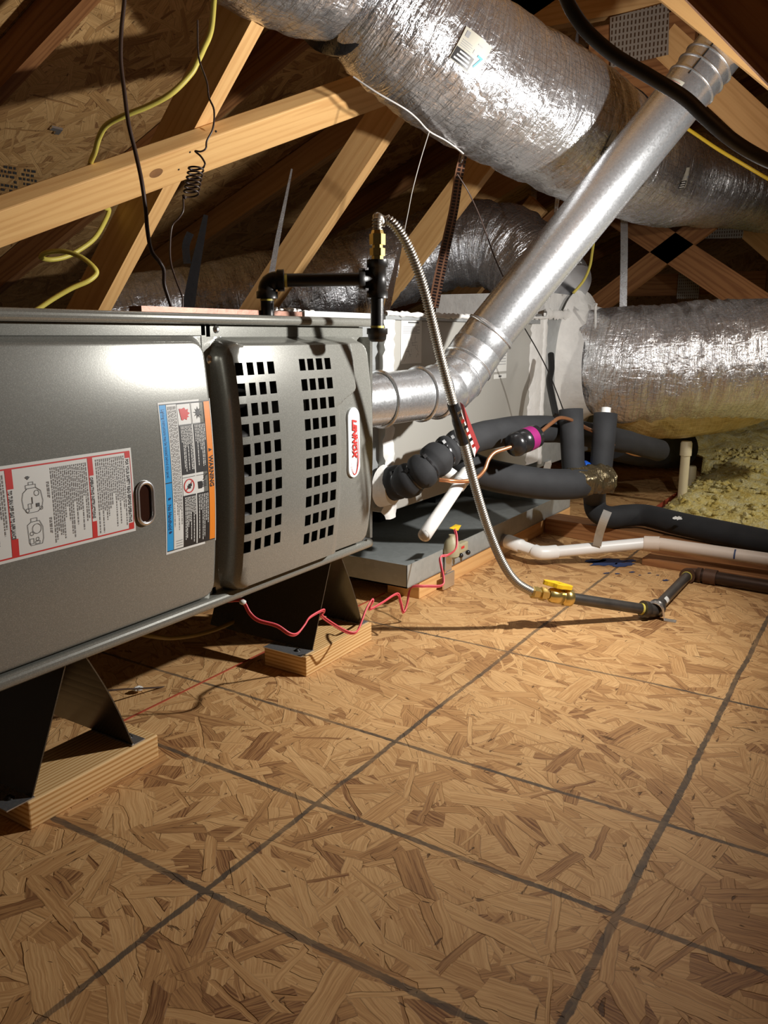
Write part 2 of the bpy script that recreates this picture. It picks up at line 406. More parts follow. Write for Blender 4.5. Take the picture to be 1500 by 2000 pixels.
# ================================================================== STRUCTURE
def slab(name, x0, x1, y0, y1, z0, z1, mat, parent, **k):
    mb = MB()
    V = [(x0, y0, z1), (x1, y0, z1), (x1, y1, z1), (x0, y1, z1), (x0, y0, z0), (x1, y0, z0), (x1, y1, z0), (x0, y1, z0)]
    F = [(0, 1, 2, 3), (7, 6, 5, 4), (0, 4, 5, 1), (1, 5, 6, 2), (2, 6, 7, 3), (3, 7, 4, 0)]
    mb.add(V, F, [[(V[i][0], V[i][1]) if abs(V[i][2] - z1) < 1e-6 or n < 2 else (V[i][0] + V[i][2], V[i][1] + V[i][2]) for i in f] for n, f in enumerate(F)])
    return mb.build(name, mat, parent, **k)
floor = bpy.data.objects.new('floor', None); link(floor); tag(floor, 'tan oriented strand board attic floor with dark chalk grid lines', 'floor', kind='structure')
slab('floor_panel', -.6, 2.75, -1.22, .998, -.018, 0, M_osb, floor)
slab('floor_panel', -.6, 2.75, 1.002, 2.2, -.018, -.001, M_osb, floor)
slab('floor_panel', 2.753, 5.0, .714, 2.2, -.018, 0, M_osb, floor)
mb = MB(); mb.box(.2, 1.6, .9982, 1.0018, -.01, .0012); mb.build('red_board_edge', M_redpaint, floor, 'red painted board edge')
mb = MB(); mb.box(2.76, 3.6, .7105, .7138, -.018, .002); mb.build('red_board_edge', M_redpaint, floor, 'red painted board edge')
# blue marking paint: flat spots lying on the boards
mb = MB(); random.seed(3)
def blob(mb, cx, cy, rx, ry, z=.0012, n=18, jag=.35, rot=0):
    V = [(cx, cy, z)]
    for k in range(n):
        a = 2 * math.pi * k / n; r = 1 + random.uniform(-jag, jag)
        dx, dy = rx * r * math.cos(a), ry * r * math.sin(a)
        V.append((cx + dx * math.cos(rot) - dy * math.sin(rot), cy + dx * math.sin(rot) + dy * math.cos(rot), z))
    mb.add(V, [(0, 1 + k, 1 + (k + 1) % n) for k in range(n)])
for q, r in (((1185, 1098), .036), ((1215, 1103), .022), ((1160, 1096), .02), ((1232, 1096), .012), ((1185, 1120), .006), ((1206, 1121), .005), ((1234, 1118), .006), ((1300, 1134), .007), ((1268, 1120), .004), ((1250, 1124), .003), ((1285, 1124), .003)):
    p = at(*q, 'z', 0); blob(mb, p.x, p.y, r * 1.5, r * .8, rot=-.6)
mb.build('blue_paint_mark', M_bluep, floor, 'smudged dark blue marking paint spots')
# roof sheathing, trusses
SL = .4166; RY = .42                      # slope and ridge line
def zroof(y, base): return base - SL * y if y >= RY else base - SL * (2 * RY - y)
ceil_ = bpy.data.objects.new('ceiling', None); link(ceil_); tag(ceil_, 'underside of the strand board roof sheathing between rafters', 'roof deck', kind='structure')
def deck(x0, x1, y0, y1, base=2.10):
    th = .012; V = [(x, y, zroof(y, base) + dz) for dz in (0, th) for x, y in ((x0, y0), (x1, y0), (x1, y1), (x0, y1))]
    F = [(3, 2, 1, 0), (4, 5, 6, 7), (0, 1, 5, 4), (1, 2, 6, 5), (2, 3, 7, 6), (3, 0, 4, 7)]
    if y1 < y0: F = [f[::-1] for f in F]
    k = math.hypot(1, SL)
    MB().add(V, F, [[(V[i][0], V[i][1] * k) for i in f] for f in F]).build('sheathing_panel', M_osb2, ceil_)
for i in range(5):
    for (a, b) in ((RY, 1.53), (1.533, 2.65), (2.653, 3.77), (3.773, 4.9)):
        x0 = -1.1 + i * 2.44; deck(x0, x0 + 2.437, a, b)
    for (a, b) in ((-.70, RY - .002), (-1.82, -.703), (-3.2, -1.823)):
        deck(x0, x0 + 2.437, a, b)
mb = MB(); R_ = random.Random(12)
for r_ in range(6):
    x0 = -25
    while x0 < 70:
        wd = R_.uniform(3, 9)
        if R_.random() < .8:
            y0 = 322 + r_ * 9 + x0 * .16
            mb.add([atp(x, y, (0, 0, 2.0985), (0, SL, 1)) for x, y in ((x0, y0), (x0 + wd, y0 + wd * .16), (x0 + wd, y0 + wd * .16 + 5), (x0, y0 + 5))], [(3, 2, 1, 0)])
        x0 += wd + 3
mb.build('grade_stamp', plain('stamp_ink', (.06, .055, .05), .8), ceil_, 'blurred dark ink stamp', kind='stuff')
c = atp(110, 252, (0, 0, 2.094), (0, SL, 1)); mb = MB(); mb.obox(c, (.018, 0, 0), (0, .006, -.0025), (0, 0, .003)); mb.obox(c + Vector((.012, .012, -.005)), (.008, 0, 0), (0, .006, -.0025), (0, 0, .003))
mb.build('sheathing_clip', M_zinc, ceil_, 'small bluish metal clip')
wf = MB(); wf.box(9.6, 9.65, -3.4, 5, -.2, 2.3)
o = wf.build('wall_far', M_osb2); tag(o, 'dark far gable end wall of the attic', 'wall', kind='structure')
wf = MB(); wf.box(-1.1, 9.6, 4.9, 4.95, -.2, .3)
o = wf.build('wall_eave', M_osb2); tag(o, 'dark low eave wall behind the furnace', 'wall', kind='structure')

def beamyz(x, y0, z0, y1, z1, dep, mat, side=1, w=.038, name='web', parent=None, label=None):
    """member in a plane x..x+w: line (y0,z0)-(y1,z1) is one edge, depth goes to +side (right-hand perpendicular)"""
    d = Vector((0, y1 - y0, z1 - z0)); L = d.length; d.normalize(); n = Vector((0, -d.z, d.y)) * side
    c = Vector((x + w / 2, (y0 + y1) / 2, (z0 + z1) / 2)) + n * dep / 2
    o = MB().obox(c, d * L / 2, n * dep / 2, (w / 2, 0, 0)).build(name, mat, parent, label)
    return o
XT = [.73, 1.34, 1.95, 2.56, 3.17, 3.78, 4.39, 5.0, 5.61, 6.22]
th47 = math.radians(47)
tr = []
M_plate = NT('truss_plate'); uu = M_plate.sep(M_plate.ob)
fy = M_plate.math('FRACT', M_plate.math('MULTIPLY', uu[1], 90)); fz = M_plate.math('FRACT', M_plate.math('MULTIPLY', uu[2], 60))
hole = M_plate.math('MULTIPLY', M_plate.math('LESS_THAN', M_plate.math('ABSOLUTE', M_plate.math('SUBTRACT', fy, .5)), .2), M_plate.math('LESS_THAN', M_plate.math('ABSOLUTE', M_plate.math('SUBTRACT', fz, .5)), .33))
M_plate.out(Base__Color=M_plate.mix(hole, (.50, .49, .46, 1), (.13, .08, .05, 1)), Metallic=.6, Roughness=.4, Normal=M_plate.bump(hole, .6, .002)); M_plate = M_plate.m
def gusset(x, y, z, w, h, parent, rot=0):
    c = Vector((x - .0009, y, z)); a = Vector((0, math.cos(rot), math.sin(rot))); b = Vector((0, -math.sin(rot), math.cos(rot)))
    mbp = MB().obox(c, a * w / 2, b * h / 2, (.0008, 0, 0))
    return mbp.build('gusset_plate', M_plate, parent, 'perforated steel plate')
LBL = ['nearest roof truss, mostly in shadow at far left', 'roof truss with long lit web rising behind the furnace blower door',
       'roof truss whose web rises behind the horizontal black gas pipe', 'roof truss whose web passes behind the top of the steel gas hose',
       'roof truss standing behind the large flex duct bend', 'roof truss with crossed dark webs right of the vent pipe',
       'distant roof truss behind the right flex duct', 'very distant dark roof truss', 'second last dark roof truss', 'last dark roof truss']
GLOB = {}
for i, x in enumerate(XT):
    t_ = thing('roof_truss', LBL[i], 'roof truss', 'roof trusses at regular spacing', (x, 1.65, 0)); tr.append(t_); GLOB[i] = t_
    # far slope and near slope top chords, bottom edge at base 2.0
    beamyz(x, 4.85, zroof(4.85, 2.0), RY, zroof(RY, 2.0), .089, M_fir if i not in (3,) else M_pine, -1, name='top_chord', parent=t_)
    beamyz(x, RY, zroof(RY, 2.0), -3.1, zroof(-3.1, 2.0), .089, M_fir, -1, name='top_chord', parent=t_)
    # far web at 47 degrees
    if i in (1, 2, 3, 4):
        y0, z0 = 1.65 + .70, .655 - .70 * math.tan(th47)
        L = 2.0 if i < 4 else 1.6
        beamyz(x, y0, z0, y0 - math.cos(th47) * L, z0 + math.sin(th47) * L, .089, M_pine if i != 3 else M_pine, -1, parent=t_)
# near webs, each placed in its own truss plane
def web_px(i, a, b, dep=.089, mat=None, side=1, ext=(0, 0), name='web', x=None, w=.038):
    x = XT[i] if x is None else x
    p, q = at(*a, 'x', x), at(*b, 'x', x); d = (q - p).normalized(); p -= d * ext[0]; q += d * ext[1]
    return beamyz(x, p.y, p.z, q.y, q.z, dep, mat or M_pine, side, name=name, parent=GLOB[i], w=w)
web_px(2, (1290, 0), (1440, 123), .089, M_pine, -1, (.5, .4))
web_px(3, (1390, 215), (1500, 318), .089, M_pine, -1, (.25, .6))
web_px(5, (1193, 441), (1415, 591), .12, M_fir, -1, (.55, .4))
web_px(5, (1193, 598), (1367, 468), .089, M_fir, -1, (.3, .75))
web_px(6, (1420, 440), (1500, 510), .10, M_pine, -1, (.2, .4))
web_px(4, (960, 395), (1075, 325), .10, M_pine, -1, (.3, .8))
web_px(3, (1010, 62), (1250, 20), .14, M_pine, -1, (.3, .2), name='collar_tie')
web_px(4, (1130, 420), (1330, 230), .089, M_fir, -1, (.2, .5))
p = at(1248, 70, 'x', 2.555); gusset(2.555, p.y, p.z, .165, .135, GLOB[3], -.06)
p = at(1248, 110, 'x', 2.56); MB().obox((2.58, p.y, p.z - .02), (0, .15, 0), (0, 0, .12), (.018, 0, 0)).build('web_joint_block', M_fir, GLOB[3])
p = at(1417, 440, 'x', 4.388); gusset(4.388, p.y, p.z, .17, .12, GLOB[6], .05)
p = at(1345, 555, 'x', 5.0); gusset(4.999, p.y, p.z, .12, .16, GLOB[7])
MB().obox((5.02, p.y, p.z), (0, .4, 0), (0, 0, .06), (.018, 0, 0)).build('web', M_fir, GLOB[7])
# the reddish beam close to the camera at top right
a, b = at(1332, -10, 'x', 1.24), at(1505, 168, 'x', 1.24)
d = (b - a).normalized(); a -= d * .3; b += d * .3
near = thing('roof_brace', 'dark reddish timber crossing in front of the vent pipe top', 'timber', loc=tuple(a))
beamyz(1.24, a.y, a.z, b.y, b.z, .060, M_fir, -1, name='beam', parent=near, w=.038)
# bright diagonal brace nailed over the webs
pn = (0, math.sin(th47), math.cos(th47)); p0 = Vector((0, 1.65, .655)) - Vector(pn) * .0385
A, B, Cc = atp(-60, 508, p0, pn), atp(860, 168, p0, pn), atp(-60, 434, p0, pn)
d = (B - A).normalized(); nn = Vector(pn); wdir = nn.cross(d).normalized()
if wdir.z < 0: wdir = -wdir
br = thing('diagonal_brace', 'long bright pine board crossing the trusses above the furnace', 'timber', loc=tuple((A + B) / 2))
wd = abs((Cc - A).dot(wdir)); print('brace width', wd)
bo = MB().obox((A + B) / 2 + wdir * wd / 2 + nn * .019, d * (B - A).length / 2, wdir * wd / 2, nn * .019).build('board', M_pine, br)
bevel(bo, .003)
kc = atp(305, 338, p0, pn)
mb = MB(); V = [kc - nn * .0004]
for k in range(20):
    a = 2 * math.pi * k / 20; V.append(kc - nn * .0004 + d * (.0155 * math.cos(a)) + wdir * (.0105 * math.sin(a)))
mb.add(V, [(0, 1 + (k + 1) % 20, 1 + k) for k in range(20)]); mb.build('knot', plain('wood_knot', (.30, .14, .05), .6, 0, 90, .3, .001, .4), br, 'dark oval knot')
for q in ((371, 297), (349, 331), (422, 257)):
    c = atp(*q, p0, pn); MB().lathe(c + nn * .002, -nn, [(0, .0022), (.0026, .0022), (.003, .001)], 8).build('nail', M_iron, br)
# ================================================================== FURNACE
FX0, FX1, FXM, FZ0, FZ1, FY = .478, 1.325, .895, .200, .637, .868
def ss(t): t = max(0, min(1, t)); return t * t * (3 - 2 * t)
def rr(x, z, x0, x1, z0, z1, r):
    """signed distance inside a rounded rectangle (positive inside)"""
    cx, cz, hx, hz = (x0 + x1) / 2, (z0 + z1) / 2, (x1 - x0) / 2 - r, (z1 - z0) / 2 - r
    qx, qz = abs(x - cx) - hx, abs(z - cz) - hz
    return r - (math.hypot(max(qx, 0), max(qz, 0)) + min(max(qx, qz), 0))
ZC = .405
def bulge(z): return max(0.0, 1 - ((z - ZC) / .20) ** 2)
def surf_blower(x, z): return FY - (.010 + .016 * bulge(z)) * ss(rr(x, z, FX0 - .05, .885, .212, .606, .028) / .010)
def surf_burner(x, z):
    h = (.022 + .018 * bulge(z)) * ss(rr(x, z, .899, 1.292, .212, .603, .03) / (.0075 if x < .93 else .012))
    xb = 1.225 if z > .515 else (1.225 - .05 * ss((.515 - z) / .028))
    h += .011 * ss((xb - x) / .010) * ss(rr(x, z, .903, 1.292, .212, .603, .03) / .012)
    return FY - h
fur = thing('furnace', 'grey green metal gas furnace lying on its side with louvred door', 'furnace', loc=(.9, 1.2, FZ0))
def grid_surface(fn, xs, zs, holes=None):
    mb = MB(); V = [(x, fn(x, z), z) for z in zs for x in xs]; n = len(xs); F = []; UV = []
    for j in range(len(zs) - 1):
        for i in range(n - 1):
            cx, cz = (xs[i] + xs[i + 1]) / 2, (zs[j] + zs[j + 1]) / 2
            if holes and holes(cx, cz): continue
            F.append((j * n + i, j * n + i + 1, (j + 1) * n + i + 1, (j + 1) * n + i))
            UV.append([(V[k][0], V[k][2]) for k in F[-1]])
    return mb.add(V, F, UV, True)
def frange(a, b, s):
    n = max(1, round((b - a) / s)); return [a + (b - a) * i / n for i in range(n + 1)]
# casing: closed box for blower side, open front for burner side
mb = MB()
mb.box(FX0, .897, FY + .004, 1.575, FZ0 + .002, FZ1 - .002)
mb.box(.897, FX1 - .004, 1.04, 1.575, FZ0 + .002, FZ1 - .002)
mb.box(.897, FX1 - .004, FY + .006, 1.04, FZ0 + .002, FZ0 + .006); mb.box(.897, FX1 - .004, FY + .006, 1.04, FZ1 - .006, FZ1 - .002)
mb.box(FX1 - .006, FX1 - .002, FY + .016, 1.04, FZ0 + .002, FZ1 - .002)
bevel(mb.build('casing', M_paint_d, fur), .001)
MB().box(.90, FX1 - .008, 1.030, 1.039, FZ0 + .007, FZ1 - .007).build('burner_compartment_panel', M_inside, fur, 'dark inner panel')
mb = MB()
for z in (.29, .36, .43, .50): mb.cyl((.93, .965, z), (1.10, .965, z), .018, ns=12)
mb.box(.925, .95, .955, 1.03, .26, .53); mb.build('burner_tubes', M_iron, fur)
mb = MB().boxu((1.17, .97, .47), .06, .10, .08, 'x'); bevel(mb.build('gas_valve', M_zinc, fur), .004)
# rims
def rail(name, z0, z1, y0, prof, x0=FX0, x1=FX1):
    mb = MB(); n = len(prof); V = [(x, y, z) for x in (x0, x1) for y, z in prof]
    F = [(i, (i + 1) % n, n + (i + 1) % n, n + i) for i in range(n)] + [tuple(range(n))[::-1], tuple(range(n, 2 * n))]
    return mb.add(V, F).build(name, M_paint_d, fur)
def rp(yc, zc, ry, rz, yb):
    P = [(yb, zc + rz), (yb, zc - rz)]
    for k in range(9):
        a = -math.pi / 2 + math.pi * k / 8; P.append((yc - ry * math.cos(a), zc + rz * math.sin(a)))
    return P
for o_ in (rail('top_rim', 0, 0, 0, rp(.853, .6290, .006, .0075, FY + .01), x1=FX1 - .004), rail('bottom_rim', 0, 0, 0, rp(.856, .2070, .006, .0085, FY + .01), x1=FX1 - .01)):
    pass
mb = MB(); mb.box(FX0, .893, FY - .001, FY + .004, .606, .6205); mb.box(.895, FX1 - .02, FY - .001, FY + .004, .604, .6205)
mb.box(FX0, .893, FY - .001, FY + .004, .214, .226); mb.box(.885, .903, FY - .001, FY + .004, .214, .6205)
mb.box(.895, FX1 - .02, FY - .0005, FY + .004, .2155, .222)
mb.build('front_frame', M_paint_d, fur)
# blower door
xs = frange(FX0, .85, .02) + frange(.852, .892, .0025); zs = frange(.2165, .240, .003) + frange(.245, .57, .0125) + frange(.573, .606, .0022)
bd = grid_surface(surf_blower, xs, zs, None).build('blower_door', M_paint, fur)
# burner door with real louvre slots
SX = [(.9125, .9275), (.9360, .9510), (.9590, .9745), (.9830, .9990)], [(1.062, 1.0775), (1.0835, 1.1000), (1.1070, 1.1240), (1.1310, 1.1475)]
zt = [(.567, .546)]
rowsL = [.5670 - k * (.567 - .2985) / 9 for k in range(10)]; rowsR = [.5690 - k * (.569 - .2800) / 9 for k in range(10)]
SH = .0186
def build_burner():
    xs = set(frange(.899, .911, .0015)); xs |= set(frange(.911, 1.17, .012)); xs |= set(frange(1.17, 1.24, .004)); xs |= set(frange(1.24, 1.305, .0035))
    for g_ in SX:
        for a, b in g_: xs |= {a, b}
    zs = set(frange(.2125, .232, .003)) | set(frange(.235, .575, .0125)) | set(frange(.48, .53, .004)) | set(frange(.578, .606, .0025))
    hs = []
    for g_, rows in zip(SX, (rowsL, rowsR)):
        for a, b in g_:
            for z in rows: hs.append((a, b, z - SH, z)); zs |= {z, z - SH}
    def dd(s_, keep):
        s_ = sorted(s_); out = []
        for v in s_:
            if out and v - out[-1] < 1e-3 and v not in keep: continue
            if out and v - out[-1] < 1e-3 and out[-1] not in keep: out[-1] = v; continue
            if out and v - out[-1] < 1e-6: continue
            out.append(v)
        return out
    xk = {q for g_ in SX for ab in g_ for q in ab}; zk = {z for r in (rowsL, rowsR) for z in r} | {z - SH for r in (rowsL, rowsR) for z in r}
    xs, zs = dd(xs, xk), dd(zs, zk)
    hole = lambda x, z: any(a < x < b and c < z < d for a, b, c, d in hs)
    o = grid_surface(surf_burner, xs, zs, hole).build('burner_door', M_paint, fur)
    m = o.modifiers.new('thick', 'SOLIDIFY'); m.thickness = .0012; m.offset = -1; m = o.modifiers.new('split', 'EDGE_SPLIT'); m.split_angle = .7
    # crisp slot edges keep flat; smooth elsewhere
    return o
bud = build_burner()
for o_ in (bd,):
    m = o_.modifiers.new('thick', 'SOLIDIFY'); m.thickness = .0012; m.offset = -1
# end flange right of the door
mb = MB(); P = [(1.296, .845), (1.300, .842), (1.325, .862), (1.325, .872), (1.296, .868)]
n = len(P); V = [(x, y, z) for z in (.222, .603) for x, y in P]
mb.add(V, [(i, (i + 1) % n, n + (i + 1) % n, n + i) for i in range(n)] + [tuple(range(n))[::-1], tuple(range(n, 2 * n))]); mb.build('end_flange', M_paint, fur)
# screws
def screw(x, y, z, r=.006, parent=fur, d=(0, -1, 0)):
    MB().lathe((x, y, z), d, [(0, r * 1.3), (.001, r * 1.3), (.0012, r), (.003, r * .9), (.004, r * .4)], 14).build('screw', M_zinc, parent)
for q in ((411, 702), (433, 1111), (423, 643), (449, 1160)):
    p = at(*q, 'y', FY - .002); screw(p.x, FY - .001, p.z, .0045 if q[1] in (643, 1160) else .0055)
# sight glass: chrome stadium ring with dark glass
def stadium(cx, cz, w, h, n=12):
    P = []
    for k in range(n + 1): a = math.pi * k / n; P.append((cx + w / 2 * math.cos(a), cz + (h - w) / 2 + w / 2 * math.sin(a)))
    for k in range(n + 1): a = math.pi + math.pi * k / n; P.append((cx + w / 2 * math.cos(a), cz - (h - w) / 2 + w / 2 * math.sin(a)))
    return P
sc_, sz_ = .7405, .387
po = [Vector((x, surf_blower(x, z) - .002, z)) for x, z in stadium(sc_, sz_, .026, .056)]
mb = MB(); ring = po + [po[0]]; mb.sweep(ring, .0028, 8, False); mb.build('sight_glass_ring', M_zinc, fur, 'chrome oval ring')
mb = MB(); P = stadium(sc_, sz_, .025, .055); mb.add([(x, surf_blower(x, z) - .0008, z) for x, z in P], [tuple(range(len(P)))]); mb.build('sight_glass', plain('dark_glass', (.03, .012, .008), .08), fur, 'dark oval window')
# ------------------------------------------------------------------ printed labels on the doors
class Print:
    """flat print mapped on a door surface; layers a fraction of a millimetre apart"""
    def __init__(s, fn, parent): s.fn = fn; s.p = parent; s.q = {}
    def mb(s, key): return s.q.setdefault(key, MB())
    def poly(s, key, P, lay):
        s.mb(key).add([(x, s.fn(x, z) - .0004 - lay * .00022, z) for x, z in P], [tuple(range(len(P)))])
    def rect(s, key, x0, x1, z0, z1, lay, sub=.012):
        if x0 > x1: x0, x1 = x1, x0
        if z0 > z1: z0, z1 = z1, z0
        zz = frange(z0, z1, sub) if z1 - z0 > sub else [z0, z1]; xx = frange(x0, x1, .03) if x1 - x0 > .03 else [x0, x1]
        m = s.mb(key); V = [(x, s.fn(x, z) - .0004 - lay * .00022, z) for z in zz for x in xx]; n = len(xx)
        m.add(V, [(j * n + i, j * n + i + 1, (j + 1) * n + i + 1, (j + 1) * n + i) for j in range(len(zz) - 1) for i in range(n - 1)])
    def text(s, key, txt, x, ztop, size, lay, length=None, bold=0.0, shear=0.0):
        """vertical text reading downwards, letter tops towards +x; x = baseline"""
        cu = bpy.data.curves.new('t', 'FONT'); cu.body = txt; cu.size = 1; cu.offset = bold; cu.shear = shear; cu.resolution_u = 2
        ob = bpy.data.objects.new('t', cu); C.collection.objects.link(ob); bpy.context.view_layer.update()
        me = bpy.data.meshes.new_from_object(ob.evaluated_get(bpy.context.evaluated_depsgraph_get()))
        vs = [v.co.copy() for v in me.vertices]; fs = [tuple(p.vertices) for p in me.polygons]
        bpy.data.objects.remove(ob); bpy.data.curves.remove(cu); bpy.data.meshes.remove(me)
        if not vs: return
        wx = max(v.x for v in vs) - min(v.x for v in vs); mx = min(v.x for v in vs)
        kx = (length / wx) if length else size
        V = []
        for v in vs:
            X, Z = x + v.y * size, ztop - (v.x - mx) * kx
            V.append((X, s.fn(X, Z) - .0004 - lay * .00022, Z))
        s.mb(key).add(V, fs)
    def lines(s, key, x0, x1, ztop, zbot, n, wd, lay, rag=.3, fill=1.0, seed=1):
        """n small text lines between x0 (last) and x1 (first); each reads downwards, as word-like dashes"""
        R = random.Random(seed); m = s.mb(key)
        for k in range(n):
            X = x1 - (x1 - x0) * (k + .5) / n; z = ztop; end = zbot + (ztop - zbot) * (R.random() ** 2) * rag
            while z > end:
                L = R.uniform(.0016, .0058); z2 = max(z - L, end)
                if z - z2 > .0006: s.rect(key, X - wd / 2, X + wd / 2, z2, z, lay)
                z = z2 - .0009
    def done(s, mats, names):
        for k, m in s.q.items():
            o = m.build(names.get(k, k), mats[k], s.p)
            if k in ('ink', 'grey', 'wprint', 'bluetext', 'black'): o['kind'] = 'stuff'
PM = dict(red_ban=M_red, white=M_white, red=M_red, orange=M_orange, blue=M_blue, black=M_black, ink=M_ink, grey=M_greyink, wprint=M_white, bluetext=plain('dark_blue_ink', (.01, .03, .12), .5))
PN = dict(red_ban='prohibition_ring', white='backing', red='red_print', orange='orange_band', blue='blue_band', black='black_panel', ink='black_lettering', grey='small_print', wprint='white_print', bluetext='blue_lettering')
# instruction label (red and white)
LX0, LX1, LZ0, LZ1 = .495, .7235, .3525, .4635
lab = bpy.data.objects.new('instruction_label', None); link(lab, fur); lab.location = Vector(((LX0 + LX1) / 2, FY - .02, (LZ0 + LZ1) / 2)) - fur.location
tag(lab, 'white label with red bars and gas safety instructions')
pr = Print(surf_blower, lab)
pr.rect('white', LX0, LX1, LZ0, LZ1, 0)
for z in (LZ0 + .0045, LZ1 - .0045): pr.rect('red', LX0, LX1 - .003, z - .0009, z + .0009, 1)
for x0, x1 in ((.6545, .6620), (.5430, .5520), (.498, .502)):
    pr.rect('red', x0, x1, LZ1 - .005, LZ1 - .0275, 1); pr.rect('red', x0, x1, LZ0 + .005, LZ0 + .0255, 1)
for x in (.6545, .5430): pr.rect('red', x, x + .0012, LZ0 + .005, LZ1 - .005, 1)
pr.rect('red', LX1 - .0035, LX1 - .0026, LZ0 + .0045, LZ1 - .0045, 1)
pr.rect('red', LX1 - .011, LX1 - .0026, LZ1 - .0045, LZ1 - .0125, 1); pr.rect('red', LX1 - .011, LX1 - .0026, LZ0 + .0045, LZ0 + .0125, 1)
pr.text('ink', 'FOR YOUR SAFETY READ BEFORE OPERATING', LX1 - .0105, LZ1 - .0140, .0066, 2, .083, .03)
pr.text('ink', 'OPERATING INSTRUCTIONS', .6560, LZ1 - .0295, .0066, 2, .052, .03)
pr.text('ink', 'TO TURN OFF GAS TO APPLIANCE', .5445, LZ1 - .0290, .0072, 2, .0565, .03)
pr.lines('grey', .6655, .7115, LZ1 - .0085, LZ0 + .008, 15, .0013, 2, .5, seed=4)
pr.lines('grey', .6005, .6530, LZ1 - .0100, LZ0 + .010, 19, .0013, 2, .6, seed=5)
pr.lines('grey', .505, .541, LZ1 - .0100, LZ0 + .010, 13, .0013, 2, .5, seed=6)
for zz, hh in ((.438, .012), (.395, .010)): pr.lines('grey', .5945, .5985, zz, zz - .020, 2, .0010, 2, .1, seed=9)
def outline(P, key='ink', lay=2, w=.0006, closed=True):
    P = P + [P[0]] if closed else P
    for (a, b), (c, d) in zip(P, P[1:]):
        L = math.hypot(c - a, d - b); nx, nz = -(d - b) / L * w / 2, (c - a) / L * w / 2
        pr.poly(key, [(a + nx, b + nz), (a - nx, b - nz), (c - nx, d - nz), (c + nx, d + nz)][::-1], lay)
def ring2(cx, cz, r, w=.0006, n=20, key='ink', lay=2, pp=None):
    P = [(cx + r * math.cos(2 * math.pi * k / n), cz + r * math.sin(2 * math.pi * k / n)) for k in range(n)]; outline(P, key, lay, w)
# line drawings of the gas valves
outline([(.563, .4290), (.569, .4335), (.580, .4335), (.586, .4290), (.588, .4170), (.586, .4090), (.580, .4050), (.567, .4050), (.562, .4120), (.561, .4220)])
ring2(.5805, .4270, .0032); ring2(.567, .4080, .0022); ring2(.585, .4085, .0020)
outline([(.567, .4335), (.567, .4375), (.580, .4375), (.580, .4335)]); outline([(.571, .4375), (.571, .4405), (.577, .4405), (.577, .4375)])
pr.rect('ink', .5785, .5830, .4105, .4150, 2); pr.rect('ink', .5735, .5745, .4150, .4230, 2)
outline([(.5685, .4100), (.5725, .4100), (.5725, .4155), (.5685, .4155)])
outline([(.565, .3910), (.566, .3700), (.568, .3660), (.583, .3660), (.585, .3720), (.585, .3860), (.581, .3940), (.570, .3940)])
ring2(.577, .3850, .0058); ring2(.577, .3725, .0020); ring2(.570, .3800, .0022); outline([(.570, .3940), (.570, .3980), (.578, .3980), (.578, .3940)])
outline([(.567, .3680), (.567, .3740), (.572, .3740), (.572, .3680)]); outline([(.574, .3670), (.574, .3700), (.580, .3700), (.580, .3670)])
pr.poly('ink', [(.5690, .4480), (.5720, .4480), (.5720, .4470), (.5740, .4470), (.5705, .4435), (.5670, .4470), (.5690, .4470)][::-1], 2)
for k in range(4): pr.rect('black', .5045 + k * .0018, .5058 + k * .0018, .3560, .3560 + .012 - (k % 2) * .003, 2)
pr.done(PM, PN)
# warning label
WX0, WX1, WZ0, WZ1 = .7765, .8765, .3065, .5175
lab2 = bpy.data.objects.new('warning_label', None); link(lab2, fur); lab2.location = Vector(((WX0 + WX1) / 2, FY - .02, (WZ0 + WZ1) / 2)) - fur.location
tag(lab2, 'orange, black and blue warning label')
pr = Print(surf_blower, lab2)
U = lambda u: WX0 + (WX1 - WX0) * u
Vv = lambda v: WZ1 - (WZ1 - WZ0) * v
def R(key, u0, u1, v0, v1, lay): pr.rect(key, U(u0), U(u1), Vv(v1), Vv(v0), lay)
R('white', 0, 1, 0, 1, 0)
R('black', .02, .965, .012, .018, 1); R('black', .02, .965, .978, .984, 1)
R('orange', .855, .965, .018, .978, 1); R('blue', .02, .135, .018, .978, 1); R('black', .845, .853, .018, .978, 1); R('black', .137, .145, .018, .978, 1)
R('black', .02, .135, .518, .524, 2)
for u0, u1 in ((.34, .585), (.61, .845)):
    R('black', u0, u1, .160, .488, 1); R('black', u0, u1, .632, .978, 1)
    for v in (.018, .155, .505, .628): R('black', u0, u1, v, v + .003, 2)
R('black', .332, .338, .018, .978, 1); R('black', .588, .592, .018, .160, 1); R('black', .603, .607, .018, .160, 1)
pr.text('black', 'WARNING', U(.872), Vv(.385), .0115, 2, .046, .035)
pr.poly('black', [(U(.878), Vv(.360)), (U(.878), Vv(.335)), (U(.948), Vv(.3475))], 2)
pr.text('bluetext', 'Lighting instructions may be located behind this panel.', U(.050), Vv(.045), .0075, 2, .094, .0)
pr.text('bluetext', 'No Handhold', U(.045), Vv(.665), .0090, 2, .036, .02)
for v in (.635, .862):
    pr.poly('bluetext', [(U(.055), Vv(v)), (U(.055), Vv(v - .012)), (U(.045), Vv(v - .012)), (U(.085), Vv(v - .017)), (U(.115), Vv(v - .012)), (U(.085), Vv(v))][::-1], 2)
pr.lines('grey', U(.16), U(.32), Vv(.03), Vv(.86), 6, .0009, 2, .25, seed=11)
for u0, u1, v0, v1, n_, sd in ((.36, .575, .165, .47, 8, 1), (.625, .835, .165, .47, 7, 2), (.36, .575, .64, .965, 8, 3), (.625, .835, .64, .965, 6, 4)):
    pr.lines('wprint', U(u0), U(u1), Vv(v0), Vv(v1), n_, .0014, 3, .7, seed=sd + 20)
